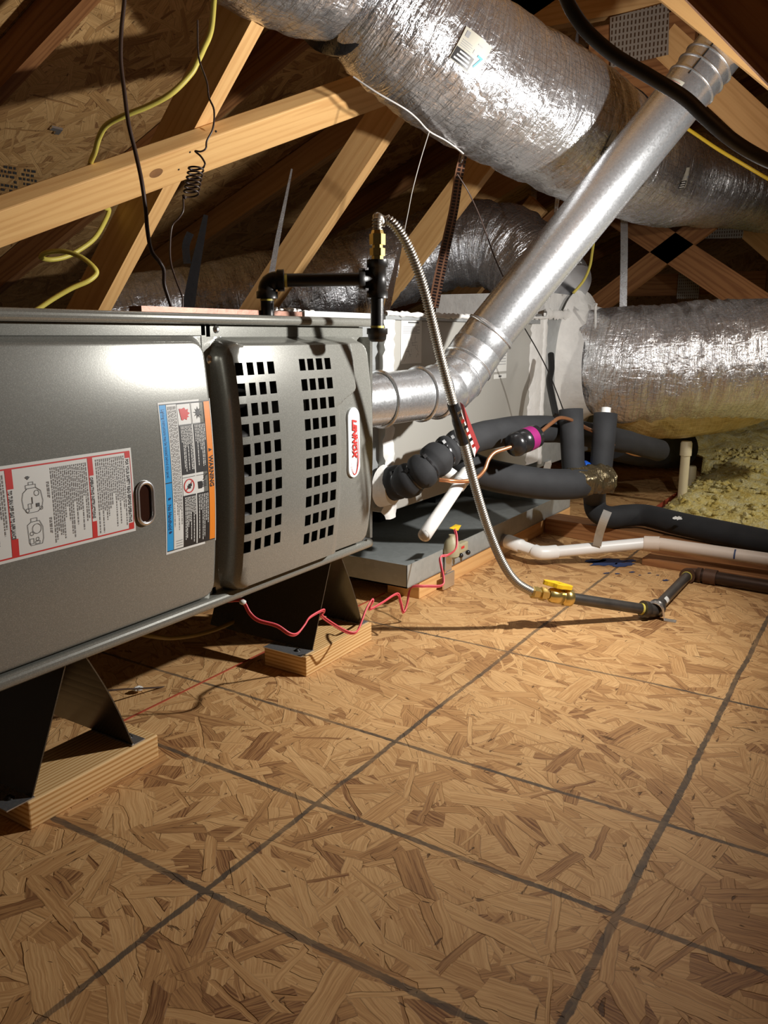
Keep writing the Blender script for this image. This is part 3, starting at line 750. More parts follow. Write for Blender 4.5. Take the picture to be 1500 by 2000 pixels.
# starburst, flame, hand, prohibition pictograms
cx, cz = U(.725), Vv(.088); P = []
for k in range(18):
    a = 2 * math.pi * k / 18 + .2; r = .0085 if k % 2 == 0 else .0034
    if k % 4 == 0: r *= 1.15
    P.append((cx + r * math.cos(a), cz + r * math.sin(a)))
for k in range(18): pr.poly('black', [(cx, cz), P[k], P[(k + 1) % 18]][::-1], 2)
fl = [(.37, .050), (.40, .125), (.43, .128), (.46, .118), (.50, .128), (.51, .112), (.55, .108), (.52, .098), (.57, .085), (.53, .075), (.54, .055), (.50, .062), (.47, .045), (.43, .052)]
fl = [(U(a), Vv(b)) for a, b in fl]; fc = (U(.44), Vv(.09))
for k in range(len(fl)): pr.poly('red', [fc, fl[k], fl[(k + 1) % len(fl)]], 2)
cx, cz = U(.46), Vv(.567)
ring2(cx, cz, .0095, .0016, 24, 'red_ban'); outline([(cx - .006, cz - .006), (cx + .006, cz + .006)], 'red_ban', 2, .0014, False)
pr.rect('black', cx - .003, cx + .003, cz - .004, cz + .001, 2); pr.rect('black', cx - .001, cx + .005, cz - .001, cz + .003, 2)
for k in range(4): outline([(U(.71), Vv(.560 + k * .010)), (U(.80), Vv(.553 + k * .011))], 'black', 2, .0013, False)
pr.poly('black', [(U(.63), Vv(.55)), (U(.64), Vv(.60)), (U(.71), Vv(.60)), (U(.73), Vv(.575)), (U(.71), Vv(.55))], 2)
outline([(U(.74), Vv(.545)), (U(.78), Vv(.530)), (U(.77), Vv(.52)), (U(.83), Vv(.508))], 'black', 2, .0010, False)
for k in range(3): outline([(U(.19), Vv(.925 + k * .017)), (U(.31), Vv(.925 + k * .017))], 'ink', 2, .0006, False)
pr.done(PM, PN)
# oval badge on the burner door
lab3 = bpy.data.objects.new('badge', None); link(lab3, fur); lab3.location = Vector((1.203, FY - .04, .42)) - fur.location
tag(lab3, 'white oblong badge with slanted red lettering')
pr = Print(lambda x, z: surf_burner(x, z) - .001, lab3)
bx, bz, bw, bh = 1.2140, .418, .036, .126
P = stadium(bx, bz, bw, bh, 14)
base = MB(); base.add([(x, surf_burner(1.24, z) - .0040 + .0, z) for x, z in P] + [(x, surf_burner(1.24, z) + .002, z) for x, z in P],
    [tuple(range(len(P)))] + [(i, len(P) + i, len(P) + (i + 1) % len(P), (i + 1) % len(P)) for i in range(len(P))])
base.build('badge_plate', plain('badge_white', (.72, .76, .78), .3), lab3)
pr.fn = lambda x, z: surf_burner(1.24, z) - .0042
pr.text('red', 'LENNOX', bx - .0055, bz + .042, .0185, 0, .072, .05, .25)
# swoosh underline around the lettering
SW = []
for k in range(25):
    a = math.radians(-150 + k * 9.5); SW.append((bx - .002 + .0135 * math.cos(a + .2) * 1.0, bz - .012 + .046 * math.sin(a)))
for k in range(24):
    (a0, b0), (a1, b1) = SW[k], SW[k + 1]; w_ = .0022 * math.sin(math.pi * (k + .5) / 24) + .0003
    L = math.hypot(a1 - a0, b1 - b0); nx, nz = -(b1 - b0) / L * w_ / 2, (a1 - a0) / L * w_ / 2
    pr.poly('red', [(a0 + nx, b0 + nz), (a0 - nx, b0 - nz), (a1 - nx, b1 - nz), (a1 + nx, b1 + nz)][::-1], 1)
pr.done(PM, PN)
# ------------------------------------------------------------------ stands and blocks
def stand(xa, xb, xl, xr, label):
    t_ = thing('furnace_stand', label, 'stand', 'folded steel stands under the furnace', ((xl + xr) / 2, .91, .038))
    y0, y1 = .866, 1.12; th = .002
    def plate(xt, xf, sgn):
        mb = MB(); n = 10; V = []; 
        for k in range(n + 1):
            f = k / n; bow = (.005 if sgn > 0 else .0) * math.sin(math.pi * f) * sgn
            x = xt + (xf - xt) * f + bow; z = .199 + (.040 - .199) * f
            V += [(x, y0, z), (x, y1, z), (x + th, y1, z), (x + th, y0, z)]
        F = []
        for k in range(n):
            for j in range(4): F.append((4 * k + j, 4 * k + (j + 1) % 4, 4 * k + 4 + (j + 1) % 4, 4 * k + 4 + j))
        F += [(3, 2, 1, 0), (4 * n, 4 * n + 1, 4 * n + 2, 4 * n + 3)]
        mb.add(V, F); return mb.build('side_plate', M_stand, t_)
    plate(xa, xl, -1); plate(xb, xr, 1)
    MB().box(xa, xb + th, y0, y1, .1975, .1998).build('top_plate', M_stand, t_)
    for x0, x1 in ((xl - .035, xl + .004), (xr - .002, xr + .022)):
        MB().box(x0, x1, y0 - .001, .953, .0385, .0402).build('foot_flange', M_galv, t_, 'bright steel foot flange')
    for x in (xr + .012, xl - .016): MB().lathe((x, y0 + .022, .040), (0, 0, 1), [(0, .006), (.001, .006), (.0015, .004), (.004, .003)], 10).build('screw', M_iron, t_)
    return t_
stand(.618, .645, .553, .714, 'folded steel stand under the blower end, nearest the camera')
stand(1.196, 1.226, 1.134, 1.299, 'folded steel stand under the louvred door end')
def block(x0, x1, y0, y1, label):
    o = MB().boxu(((x0 + x1) / 2, (y0 + y1) / 2, .019), x1 - x0, y1 - y0, .038, 'x').build('wood_block', M_pine_l)
    tag(o, label, 'wood block', 'short timber blocks under the furnace stands'); bevel(o, .002); return o
block(.545, .757, .862, .958, 'pale timber block under the nearest stand at lower left')
block(1.105, 1.323, .858, .956, 'pale timber block under the stand below the louvred door')
# ------------------------------------------------------------------ coil cabinet and plenum
coil = thing('coil_cabinet', 'grey metal coil cabinet between the furnace and the plenum', 'cabinet', loc=(2.0, 1.25, .196))
bevel(MB().box(1.60, 2.48, 1.0, 1.53, .196, .640).build('casing', M_coil, coil), .003)
MB().box(1.332, 1.60, 1.02, 1.53, .21, .632).build('transition_collar', M_sheet, coil)
MB().box(1.585, 2.50, .992, 1.54, .640, .652).build('top_flange', M_sheet, coil)
def mastic(name, path, w, parent, th=.006, n=.35, face=(0, -1, 0), seed=2, lab=None):
    """a brushed band of sealant with ragged edges; path = points on the face"""
    R_ = random.Random(seed); P = resample(path, .012); fc = Vector(face); mb = MB(); V = []
    for i, p in enumerate(P):
        d = (P[min(i + 1, len(P) - 1)] - P[max(i - 1, 0)]).normalized(); s_ = d.cross(fc).normalized()
        a = w / 2 * (1 + R_.uniform(-n, n)); b = w / 2 * (1 + R_.uniform(-n, n))
        V += [p - s_ * a, p - s_ * a * .7 + fc * th * R_.uniform(.6, 1), p + s_ * b * .1 + fc * th * R_.uniform(.8, 1.2), p + s_ * b * .7 + fc * th * R_.uniform(.6, 1), p + s_ * b]
    F = [(5 * i + j, 5 * i + j + 1, 5 * i + 6 + j, 5 * i + 5 + j) for i in range(len(P) - 1) for j in range(4)]
    return mb.add(V, F, None, True).build(name, M_mastic, parent, lab)
mastic('sealant', [(1.612, .9995, .645), (1.612, .9995, .40), (1.618, .9995, .19)], .042, coil)
mastic('sealant', [(2.50, .9995, .66), (2.50, .9995, .20)], .11, coil, n=.15)
mastic('sealant', [(1.58, .99, .652), (2.2, .99, .654), (2.55, .99, .66)], .011, coil, n=.45, seed=5)
mastic('sealant', [(1.62, .9995, .215), (1.62, .997, .182)], .06, coil, n=.5, seed=9, th=.008)
for k, (x, h) in enumerate(((1.70, .03), (2.05, .03), (2.40, .03))):
    MB().box(x, x + .06, 1.30, 1.50, .050, .196).build('support_foam', M_foam, coil)
lab4 = bpy.data.objects.new('data_label', None); link(lab4, coil); lab4.location = Vector((1.71, 1, .59)) - coil.location; tag(lab4, 'white instruction sheet')
pr = Print(lambda x, z: .9995, lab4)
pr.rect('white', 1.664, 1.760, .540, .642, 0, 1)
def htext(pr, key, txt, x, z, size, lay, length):
    cu = bpy.data.curves.new('t', 'FONT'); cu.body = txt; cu.size = 1; cu.offset = .02
    ob = bpy.data.objects.new('t', cu); C.collection.objects.link(ob); bpy.context.view_layer.update()
    me = bpy.data.meshes.new_from_object(ob.evaluated_get(bpy.context.evaluated_depsgraph_get()))
    vs = [v.co.copy() for v in me.vertices]; fs = [tuple(p.vertices) for p in me.polygons]
    bpy.data.objects.remove(ob); wx = max(v.x for v in vs) - min(v.x for v in vs); mx = min(v.x for v in vs)
    pr.mb(key).add([(x + (v.x - mx) * length / wx, pr.fn(x, z) - .0004 - lay * .0003, z + v.y * size) for v in vs], fs)
pr.rect('ink', 1.695, 1.745, .6330, .6365, 1, 1)
for k in range(5): pr.rect('grey', 1.672, 1.75 - .012 * (k % 2), .6240 - k * .0035, .6255 - k * .0035, 1, 1)
R9 = random.Random(5)
for k in range(26):
    x, z = R9.uniform(1.675, 1.745), R9.uniform(.553, .60); L = R9.uniform(.006, .02); a = R9.choice([0, .9, 1.57, 2.3])
    dx, dz = math.cos(a) * L / 2, math.sin(a) * L / 2; nx, nz = -math.sin(a) * .0005, math.cos(a) * .0005
    pr.poly('grey', [(x - dx + nx, z - dz + nz), (x - dx - nx, z - dz - nz), (x + dx - nx, z + dz - nz), (x + dx + nx, z + dz + nz)], 1)
pr.done(PM, PN)
lab5 = bpy.data.objects.new('rating_label', None); link(lab5, coil); lab5.location = Vector((2.21, 1, .5)) - coil.location; tag(lab5, 'small white rating label')
pr = Print(lambda x, z: .9995, lab5)
a, b = at(965, 688, 'y', 1.0), at(988, 738, 'y', 1.0)
pr.rect('white', a.x, b.x, b.z + .02, a.z, 0, 1); pr.rect('white', a.x, b.x, b.z, b.z + .013, 0, 1)
for k in range(4): pr.rect('grey', a.x + .006, b.x - .006, a.z - .012 - k * .008, a.z - .010 - k * .008, 1, 1)
pr.rect('ink', (a.x + b.x) / 2 - .01, (a.x + b.x) / 2 + .01, b.z + .004, b.z + .009, 1, 1); pr.done(PM, PN)
ple = thing('supply_plenum', 'galvanised supply plenum box with brushed white sealant at its joints', 'plenum', loc=(2.8, 1.25, .196))
bevel(MB().box(2.545, 3.12, .998, 1.55, .175, .672).build('casing', M_sheet, ple), .003)
MB().box(2.60, 2.96, 1.02, 1.42, .672, .742).build('top_takeoff_box', M_mastic, ple, 'box coated in white sealant')
mastic('sealant', [(2.54, .992, .672), (3.12, .992, .676)], .03, ple, n=.4, seed=4)
mastic('sealant', [(2.55, .996, .19), (2.55, .996, .675)], .03, ple, n=.3, seed=14)
mastic('sealant', [(2.63, .996, .08), (2.63, .996, .19)], .06, ple, n=.3, seed=15)
# round collar on the plenum front
P0 = at(1132, 706, 'y', .998); CR = .205
mb = MB(); mb.lathe(P0 + Vector((0, .004, 0)), (0, -1, 0), [(0, CR + .045), (.008, CR + .04), (.014, CR + .01), (.05, CR - .012), (.075, CR - .02)], 48, False)
o = mb.build('collar_sealant', M_mastic, ple, 'round collar smeared with white sealant')
print('collar', P0)
# ------------------------------------------------------------------ flex ducts
def crumple(amp, s1=9, s2=26, seed=0, wire=.0):
    def f(L, a, r):
        x, y = math.cos(a) * r, math.sin(a) * r
        n1 = noise.noise(Vector((L * s1 * .5 + seed, x * s1, y * s1))); n2 = abs(noise.noise(Vector((L * s2 + seed, x * s2 * .4, y * s2 * .4 + 5))))
        n3 = noise.noise(Vector((L * 3, x * 5 + seed, y * 5)))
        return amp * (n1 * .8 - n2 * 1.6 + n3 * 1.6) + wire * math.sin(L * 2 * math.pi / .045 + a)
    return f
def duct(mb, L, r, step=.009, ns=96, amp=.006, seed=0, wire=0.0, world=False, taper=None):
    P = L if world else [atd(*q) for q in L]
    P = resample(spline([tuple(p) for p in P], 14), step)
    n = len(P); rr_ = [r] * n if taper is None else [r * taper(i / (n - 1)) for i in range(n)]
    return mb.sweep(P, rr_, ns, True, crumple(amp, seed=seed, wire=wire))
# overhead duct, two lengths strapped together
def endtaper(t, a=.05, b=.03, lo=.72):
    k = 1.0
    if t < a: k = lo + (1 - lo) * math.sqrt(max(0, 1 - (1 - t / a) ** 2))
    if t > 1 - b: k = min(k, lo + (1 - lo) * math.sqrt(max(0, 1 - (1 - (1 - t) / b) ** 2)))
    return k
dA = thing('flex_duct', 'foil flex duct length at the top edge, left of the black strap joint', 'flex duct', 'foil flex ducts', tuple(atd(600, -90, 1.55)))
duct(MB(), [(-500, -620, 1.3), (0, -470, 1.33), (330, -270, 1.42), (480, -160, 1.48), (590, -105, 1.55), (668, -72, 1.62)], .150, seed=3, amp=.006, taper=lambda t: endtaper(t, .001, .12, .8)).build('foil_jacket', M_foil, dA)
jB = MB()
dB = thing('flex_duct', 'large foil flex duct crossing overhead behind the vent pipe', 'flex duct', 'foil flex ducts', tuple(atd(1110, 250, 2.0)))
duct(jB, [(702, -40, 1.64), (800, 42, 1.70), (911, 128, 1.78), (1110, 250, 2.02), (1240, 322, 2.45), (1330, 352, 2.85), (1400, 365, 3.25), (1500, 383, 3.7), (1620, 395, 4.2)], .155, seed=8, amp=.006, taper=lambda t: endtaper(t, .045, .01, .78)).build('foil_jacket', M_foil, dB)
p = [atd(672, -58, 1.61), atd(690, -48, 1.63)]
mb = MB(); mb.sweep([p[0] - (p[1] - p[0]) * .6, p[0], p[1], p[1] + (p[1] - p[0]) * .6], [.118, .150, .150, .118], 48); mb.build('joint_tape', M_tape, dB, 'black tape around the joint')
# duct labels: cream stickers stuck on the jacket
from mathutils.bvhtree import BVHTree
bvB = BVHTree.FromPolygons([tuple(v) for v in jB.v], [tuple(f) for f in jB.f])
def sticker(cpx, w, h, ang):
    r_ = ray(*cpx).normalized(); hit, nn, _, _ = bvB.ray_cast(CO, r_); c = hit
    # smooth local normal from a few samples
    n = Vector((0, 0, 0))
    for dx in (-22, 0, 22):
        for dy in (-22, 0, 22):
            q = bvB.ray_cast(CO, ray(cpx[0] + dx, cpx[1] + dy).normalized())
            if q[0] is not None: n += q[1] if q[1].dot(r_) < 0 else -q[1]
    n.normalize()
    a0 = RT * math.cos(ang) - UP * math.sin(ang); a0 = (a0 - n * a0.dot(n)).normalized(); b0 = n.cross(a0)
    st = bpy.data.objects.new('duct_label', None); link(st, dB); st.location = c - dB.location; tag(st, 'cream printed sticker')
    def put(u, v, lay):
        p = c + a0 * (w * (u - .5)) + b0 * (h * (v - .5))
        q = bvB.ray_cast(p + n * .06, -n); p = q[0] if q[0] is not None else p
        return p + n * (.0022 + lay * .0006)
    def q(mb, u0, u1, v0, v1, lay):
        nu, nv = max(1, round((u1 - u0) * 14)), max(1, round((v1 - v0) * 14)); V = [put(u0 + (u1 - u0) * i / nu, v0 + (v1 - v0) * j / nv, lay) for j in range(nv + 1) for i in range(nu + 1)]
        mb.add(V, [(j * (nu + 1) + i, j * (nu + 1) + i + 1, (j + 1) * (nu + 1) + i + 1, (j + 1) * (nu + 1) + i) for j in range(nv) for i in range(nu)], None, True)
    m = MB(); q(m, 0, 1, 0, 1, 0); m.build('paper', M_paper, st)
    m = MB(); q(m, .02, .66, .02, .40, 1); m.build('black_panel', M_black, st)
    m = MB()
    for k in range(3): q(m, .08 + .04 * k, .60 - .03 * k, .08 + k * .11, .13 + k * .11, 2)
    m.build('white_print', M_white, st, kind='stuff')
    m = MB(); q(m, .08, .20, .75, .93, 1)
    for k in range(4): q(m, .08, .45 - .04 * (k % 2), .46 + k * .06, .48 + k * .06, 1)
    q(m, .55, .72, .78, .82, 1); q(m, .52, .64, .5, .62, 1)
    m.build('small_print', M_greyink, st, kind='stuff')
    cu = bpy.data.curves.new('t', 'FONT'); cu.body = '7'; cu.size = 1; cu.offset = .02
    ob = bpy.data.objects.new('t', cu); C.collection.objects.link(ob); bpy.context.view_layer.update()
    me = bpy.data.meshes.new_from_object(ob.evaluated_get(bpy.context.evaluated_depsgraph_get())); vs = [v.co.copy() for v in me.vertices]; fs = [tuple(p.vertices) for p in me.polygons]
    bpy.data.objects.remove(ob)
    m = MB(); m.add([put(.70 + v.x * .42, .22 + v.y * .5, 2) for v in vs], fs); m.build('blue_numeral', M_blue, st)
sticker((921, 103), .068, .064, .56)
sticker((1193, 283), .050, .055, .45)
sticker((1338, 348), .058, .060, .15)
# hanging strap looped round the duct
def ribbon(name, L, w, mat, label, cat, group=None, th=.001, parent=None, twist=0.0, world=False):
    P = [Vector(q) if world else atd(*q) for q in L]; P = [Vector(q) for q in spline([tuple(p) for p in P], 6)]
    mb = MB(); V = []; UV = []; n = len(P); Ls = 0; us = []
    for i, p in enumerate(P):
        d = (P[min(i + 1, n - 1)] - P[max(i - 1, 0)]).normalized(); vw = (p - CO).normalized()
        s_ = d.cross(vw).normalized()
        if twist: s_ = Matrix.Rotation(twist * i / n, 3, d) @ s_
        nn_ = s_.cross(d); ww = w if not hasattr(w, '__len__') else w[0] + (w[1] - w[0]) * i / (n - 1)
        V += [p - s_ * ww / 2 - nn_ * th, p + s_ * ww / 2 - nn_ * th, p + s_ * ww / 2 + nn_ * th, p - s_ * ww / 2 + nn_ * th]
        if i: Ls += (p - P[i - 1]).length
        us.append(Ls)
    F = []
    for i in range(n - 1):
        for j in range(4):
            F.append((4 * i + j, 4 * i + (j + 1) % 4, 4 * i + 4 + (j + 1) % 4, 4 * i + 4 + j)); UV.append([(us[i], j * .02), (us[i], j * .02 + .02), (us[i + 1], j * .02 + .02), (us[i + 1], j * .02)])
    F += [(3, 2, 1, 0), (4 * n - 4, 4 * n - 3, 4 * n - 2, 4 * n - 1)]; UV += [[(0, 0)] * 4] * 2
    o = mb.add(V, F, UV).build(name, mat, parent)
    if parent is None: tag(o, label, cat, group)
    elif label: o['label'] = label
    return o
pts = []
cen = atd(1172, 288, 2.2); ax = (atd(1240, 322, 2.45) - atd(1110, 250, 2.02)).normalized()
n1 = (CO - cen); n1 = (n1 - ax * n1.dot(ax)).normalized(); n2 = ax.cross(n1)
ring = [cen + (n1 * math.cos(a) + n2 * math.sin(a)) * .1585 for a in [2 * math.pi * k / 36 for k in range(37)]]
mb = MB(); mb.sweep(ring, .0035, 6, False); mb.build('black_tie', M_tape, dB, 'black zip tie round the duct')
wr = [cen + ax * d_ for d_ in (-.035, -.02, .0, .02, .035)]
# rear duct, low behind furnace, bending into the plenum top
dC = thing('flex_duct', 'crumpled foil flex duct running low behind the furnace and bending into the plenum top', 'flex duct', 'foil flex ducts', tuple(atd(600, 570, 2.95)))
duct(MB(), [(180, 640, 2.75), (330, 612, 2.85), (470, 592, 2.92), (620, 560, 2.98), (780, 516, 3.02), (890, 482, 3.02), (975, 486, 2.98), (1040, 525, 2.90), (1074, 583, 2.84)], .155, seed=21, amp=.011, ns=88, step=.012).build('foil_jacket', M_foil2, dC)
# right hand duct from the plenum
dD = thing('flex_duct', 'big shiny foil flex duct leaving the plenum to the right', 'flex duct', 'foil flex ducts', tuple(P0))
pl = [P0 + Vector((0, -.045, 0)), P0 + Vector((.0, -.09, 0)), atd(1240, 712, 2.86), atd(1360, 708, 2.84), atd(1500, 700, 2.84), atd(1680, 690, 2.84)]
duct(MB(), pl, .208, seed=33, amp=.012, ns=110, step=.009, world=True, taper=lambda t: .90 + .10 * ss(t * 6)).build('foil_jacket', M_foil3, dD)
duct(MB(), [(1175, 775, 2.93), (1240, 776, 2.93), (1330, 771, 2.92), (1420, 756, 2.92), (1520, 730, 2.92), (1650, 705, 2.92)], .150, seed=40, amp=.008, ns=72, step=.012, taper=lambda t: .62 + .38 * ss(t * 5)).build('insulation_wrap', M_wrap, dD, 'yellow glass wool under clear wrap sagging below the foil')
mb = MB(); mb.sweep([atd(1163, 640, 2.75), atd(1163, 600, 2.76), atd(1165, 594, 2.765), atd(1162, 592, 2.77), atd(1160, 600, 2.775)], .004, 8); mb.build('tie_end', M_mastic, dD, 'white sealant covered tie end')
# ------------------------------------------------------------------ vent pipe
vp = thing('vent_pipe', 'shiny galvanised round vent pipe rising from the furnace to the roof', 'vent pipe', loc=(1.41, .91, .483))
VR = .054
S1, E1 = atd(742, 780, 1.675), atd(850, 766, 1.785)
S0 = S1 + (S1 - E1) * .55
G = atd(1500, -18, 1.74); E2 = atd(958, 648, 1.85)
seg = MB(); seg.sweep([S0, E1], VR, 40, False); seg.build('horizontal_pipe', M_galv, vp)
dh = (E1 - S0).normalized(); du = (G - E2).normalized()
# elbow of four gores
Q0, Q3 = E1, E2
K = []
kk = (E2 - E1).length / 2.05
ctrl0, ctrl1 = E1 + dh * kk * .78, E2 - du * kk * .9
bz = lambda t: Q0 * (1 - t) ** 3 + ctrl0 * 3 * t * (1 - t) ** 2 + ctrl1 * 3 * t * t * (1 - t) + Q3 * t ** 3
B_ = [bz(t) for t in (0, .2, .42, .62, .8, 1)]
for i in range(5):
    a, b = B_[i], B_[i + 1]; d = (b - a).normalized()
    r0 = VR + .0012 * (i % 2)
    MB().sweep([a - d * .008, a - d * .0045, a, b, b + d * .0045, b + d * .008], [r0, r0 + .0015, r0 + .0035, r0 + .0035, r0 + .0015, r0], 40, False).build('elbow_gore', M_galv, vp)
for p_, d in ((E1, dh), (E2, du), (B_[2], (B_[3] - B_[1]).normalized()), (B_[3], (B_[4] - B_[2]).normalized()), (S1, dh), (E1 - dh * .05, dh)):
    MB().sweep([p_ - d * .004, p_ - d * .0015, p_ + d * .0015, p_ + d * .004], [VR + .001, VR + .0058, VR + .0058, VR + .001], 40, False).build('raised_bead', M_galv, vp)
T1 = E2 + (G - E2) * .735
MB().sweep([E2, T1], [VR + .001, VR + .001], 44, False).build('long_pipe', M_galv, vp)
MB().sweep([T1 - du * .03, T1, G], [VR - .002, VR + .0005, VR + .0005], 44, True).build('upper_pipe', M_galv, vp)
for f in (.0, .03, .055): MB().sweep([T1 + du * (f - .003), T1 + du * (f - .001), T1 + du * (f + .001), T1 + du * (f + .003)], [VR + .0005, VR + .004, VR + .004, VR + .0005], 44, False).build('crimp_bead', M_galv, vp)
# lock seam along the upper pipe
vn = (CO - T1); vn = (vn - du * vn.dot(du)).normalized(); vs_ = du.cross(vn)
sd = (vn * .93 + vs_ * -.36).normalized()
MB().sweep([T1 + sd * (VR + .001) - du * .01, G + sd * (VR + .001)], .0016, 6).build('lock_seam', M_iron, vp, 'dark lock seam')
# printed foil tape label on pipe, curved
def pipe_label(cc, ax_, r, a0, a1, L, key_mat, name, parent, lab):
    vn = (CO - cc); vn = (vn - ax_ * vn.dot(ax_)).normalized(); v2 = ax_.cross(vn); mb = MB(); V = []; n = 14
    for i in range(n + 1):
        a = a0 + (a1 - a0) * i / n
        for s_ in (-.5, .5): V.append(cc + ax_ * (L * s_) + (vn * math.cos(a) + v2 * math.sin(a)) * (r + .0006))
    mb.add(V, [(2 * i, 2 * i + 1, 2 * i + 3, 2 * i + 2) for i in range(n)], None, True); return mb.build(name, key_mat, parent, lab)
c_ = T1 - du * .045
pipe_label(c_, du, VR + .001, -1.3, -.25, .030, M_paper, 'pipe_label', vp, 'cream label with small red print')
for k in range(4): pipe_label(c_ + du * (.008 - k * .005), du, VR + .0016, -1.2, -.35, .0014, plain('label_pink_ink', (.55, .25, .22)), 'label_print', vp, 'red print')
# ------------------------------------------------------------------ black iron drop leg on furnace top
gi = thing('gas_pipe', 'black iron gas pipe with elbow, tee and capped drip leg above the furnace', 'gas pipe', loc=(1.09, .90, .637))
DT = 1.34
ea, eb = atd(521, 548, 1.33), atd(737, 545, DT)
foot = atd(521, 640, 1.33); foot.x, foot.y = ea.x, ea.y; foot.z = .636
d = (eb - ea).normalized(); R1 = .0107
MB().cyl(foot, ea - Vector((0, 0, .018)), R1, ns=20).build('riser_nipple', M_iron, gi)
def elbow(mb, c, d0, d1, r, L=.028, ns=20):
    """d0, d1: directions of the two mouths"""
    P = [c + d0 * L, c + d0 * L * .62, c + d0 * L * .6] + [c + d0 * (L * .6) * (1 - t) ** 2 + d1 * (L * .6) * t * t for t in (.15, .3, .5, .7, .85)] + [c + d1 * L * .6, c + d1 * L * .62, c + d1 * L]
    return mb.sweep(P, [r * 1.62, r * 1.62, r * 1.35] + [r * 1.35] * 5 + [r * 1.35, r * 1.62, r * 1.62], ns)
Z = Vector((0, 0, 1))
elbow(MB(), ea, -Z, d, R1).build('elbow', M_iron, gi)
MB().cyl(ea + d * .018, eb - d * .018, R1).build('cross_nipple', M_iron, gi)
mb = MB(); mb.lathe(eb - Z * .030, Z, [(0, R1 * 1.62), (.011, R1 * 1.62), (.0112, R1 * 1.36), (.048, R1 * 1.36), (.0482, R1 * 1.62), (.060, R1 * 1.62)], 24)
mb.lathe(eb, -d, [(0, R1 * 1.3), (.020, R1 * 1.36), (.0202, R1 * 1.62), (.030, R1 * 1.62)], 24); mb.build('tee', M_iron, gi)
cap = atd(737, 668, DT); cap.x, cap.y = eb.x, eb.y; capz = cap.z
MB().cyl(eb - Z * .02, (eb.x, eb.y, capz + .008), R1).build('drip_nipple', M_iron, gi)
MB().lathe((eb.x, eb.y, capz), Z, [(0, R1 * .9), (.003, R1 * 1.3), (.005, R1 * 1.4), (.012, R1 * 1.45), (.0125, R1 * 1.62), (.022, R1 * 1.62)], 24).build('cap', M_iron, gi)
mb = MB()
for zz, c0, dd_ in ((capz + .0225, Vector((eb.x, eb.y, 0)), Z),): mb.lathe((eb.x, eb.y, zz), Z, [(0, R1 * 1.05), (.0035, R1 * 1.05)], 20)
mb.lathe(ea + d * .029, d, [(0, R1 * 1.06), (.004, R1 * 1.06)], 20); mb.lathe(ea - Z * .032, Z, [(0, R1 * 1.06), (.003, R1 * 1.06)], 20)
mb.build('thread_sealant', M_ycable, gi, 'yellowish thread sealant')
# ------------------------------------------------------------------ stainless flexible connector
fx = thing('gas_hose', 'corrugated stainless gas hose arching from the drip leg tee down to the floor valve', 'hose', loc=tuple(eb + Z * .03))
tt = eb + Z * .030
mb = MB(); mb.lathe(tt, Z, [(0, .0095), (.006, .0095), (.0062, .0125), (.018, .0125), (.0182, .0085), (.023, .0085), (.0232, .0130), (.040, .0130), (.0402, .0105), (.046, .0090)], 6); mb.build('brass_fitting', M_brass, fx, 'hexagonal brass fitting')
bf = Vector(tt + Z * .046)
HP = [bf, bf + Z * .018, atd(744, 434, 1.34), atd(757, 430, 1.34), atd(775, 446, 1.342), atd(800, 488, 1.352), atd(823, 548, 1.372), atd(842, 620, 1.40), atd(861, 700, 1.44), atd(885, 790, 1.48), atd(912, 890, 1.53), atd(935, 975, 1.575), atd(960, 1050, 1.62), atd(985, 1105, 1.655), atd(1010, 1138, 1.68), atd(1042, 1157, 1.70)]
HP = resample(spline([tuple(q) for q in HP], 24), .00115)
mb = MB(); s_ = 0; rad = []
for i, q in enumerate(HP): rad.append(.0078 + .0014 * math.sin(i * 2 * math.pi / 4))
mb.sweep(HP, rad, 16, True); mb.build('corrugated_hose', M_steel, fx)
def near_hp(px): 
    return min(range(len(HP)), key=lambda i: abs((1000 - FPX * ((HP[i] - CO).dot(UP) / (HP[i] - CO).dot(FW))) - px) + (1e3 if i < 120 else 0))
i0, i1 = near_hp(788), near_hp(868)
mb = MB(); mb.sweep(HP[i0:i1:6], [.0100 + .0012 * noise.noise(Vector((k * .4, 0, 0))) for k in range(len(HP[i0:i1:6]))], 14, True, lambda L, a, r: .0015 * noise.noise(Vector((L * 60, math.cos(a) * 2, math.sin(a) * 2)))); mb.build('black_tape', M_tape, fx, 'black tape wrap')
tg = bpy.data.objects.new('warning_tag', None); link(tg, fx); tg.location = HP[i0] - fx.location; tag(tg, 'folded red and white warning tag')
def quad(mb, P, D): mb.add([atd(x, y, D[k] if hasattr(D, '__len__') else D) for k, (x, y) in enumerate(P)], [(3, 2, 1, 0)])
def solidq(P, D, mat, name, parent, lab=None):
    mb = MB(); quad(mb, P, D); o = mb.build(name, mat, parent, lab); m = o.modifiers.new('thick', 'SOLIDIFY'); m.thickness = .0008; return o
solidq([(898, 785), (905, 790), (937, 873), (926, 892)], [1.465, 1.462, 1.50, 1.50], plain('tag_red', (.36, .05, .05), .35), 'tag_leaf', tg, 'red leaf')
solidq([(893, 806), (900, 802), (930, 878), (927, 893)], [1.460, 1.457, 1.493, 1.494], M_white, 'tag_leaf', tg, 'white leaf')
for k in range(6):
    f = k / 6; x0, y0 = 894 + 31 * f, 808 + 72 * f
    solidq([(x0 + 1, y0 + 2), (x0 + 6.5, y0 - 2.5), (x0 + 9, y0 + 3), (x0 + 3, y0 + 8)], 1.452 + .036 * f, (M_black, M_red)[k % 2], 'tag_print', tg)
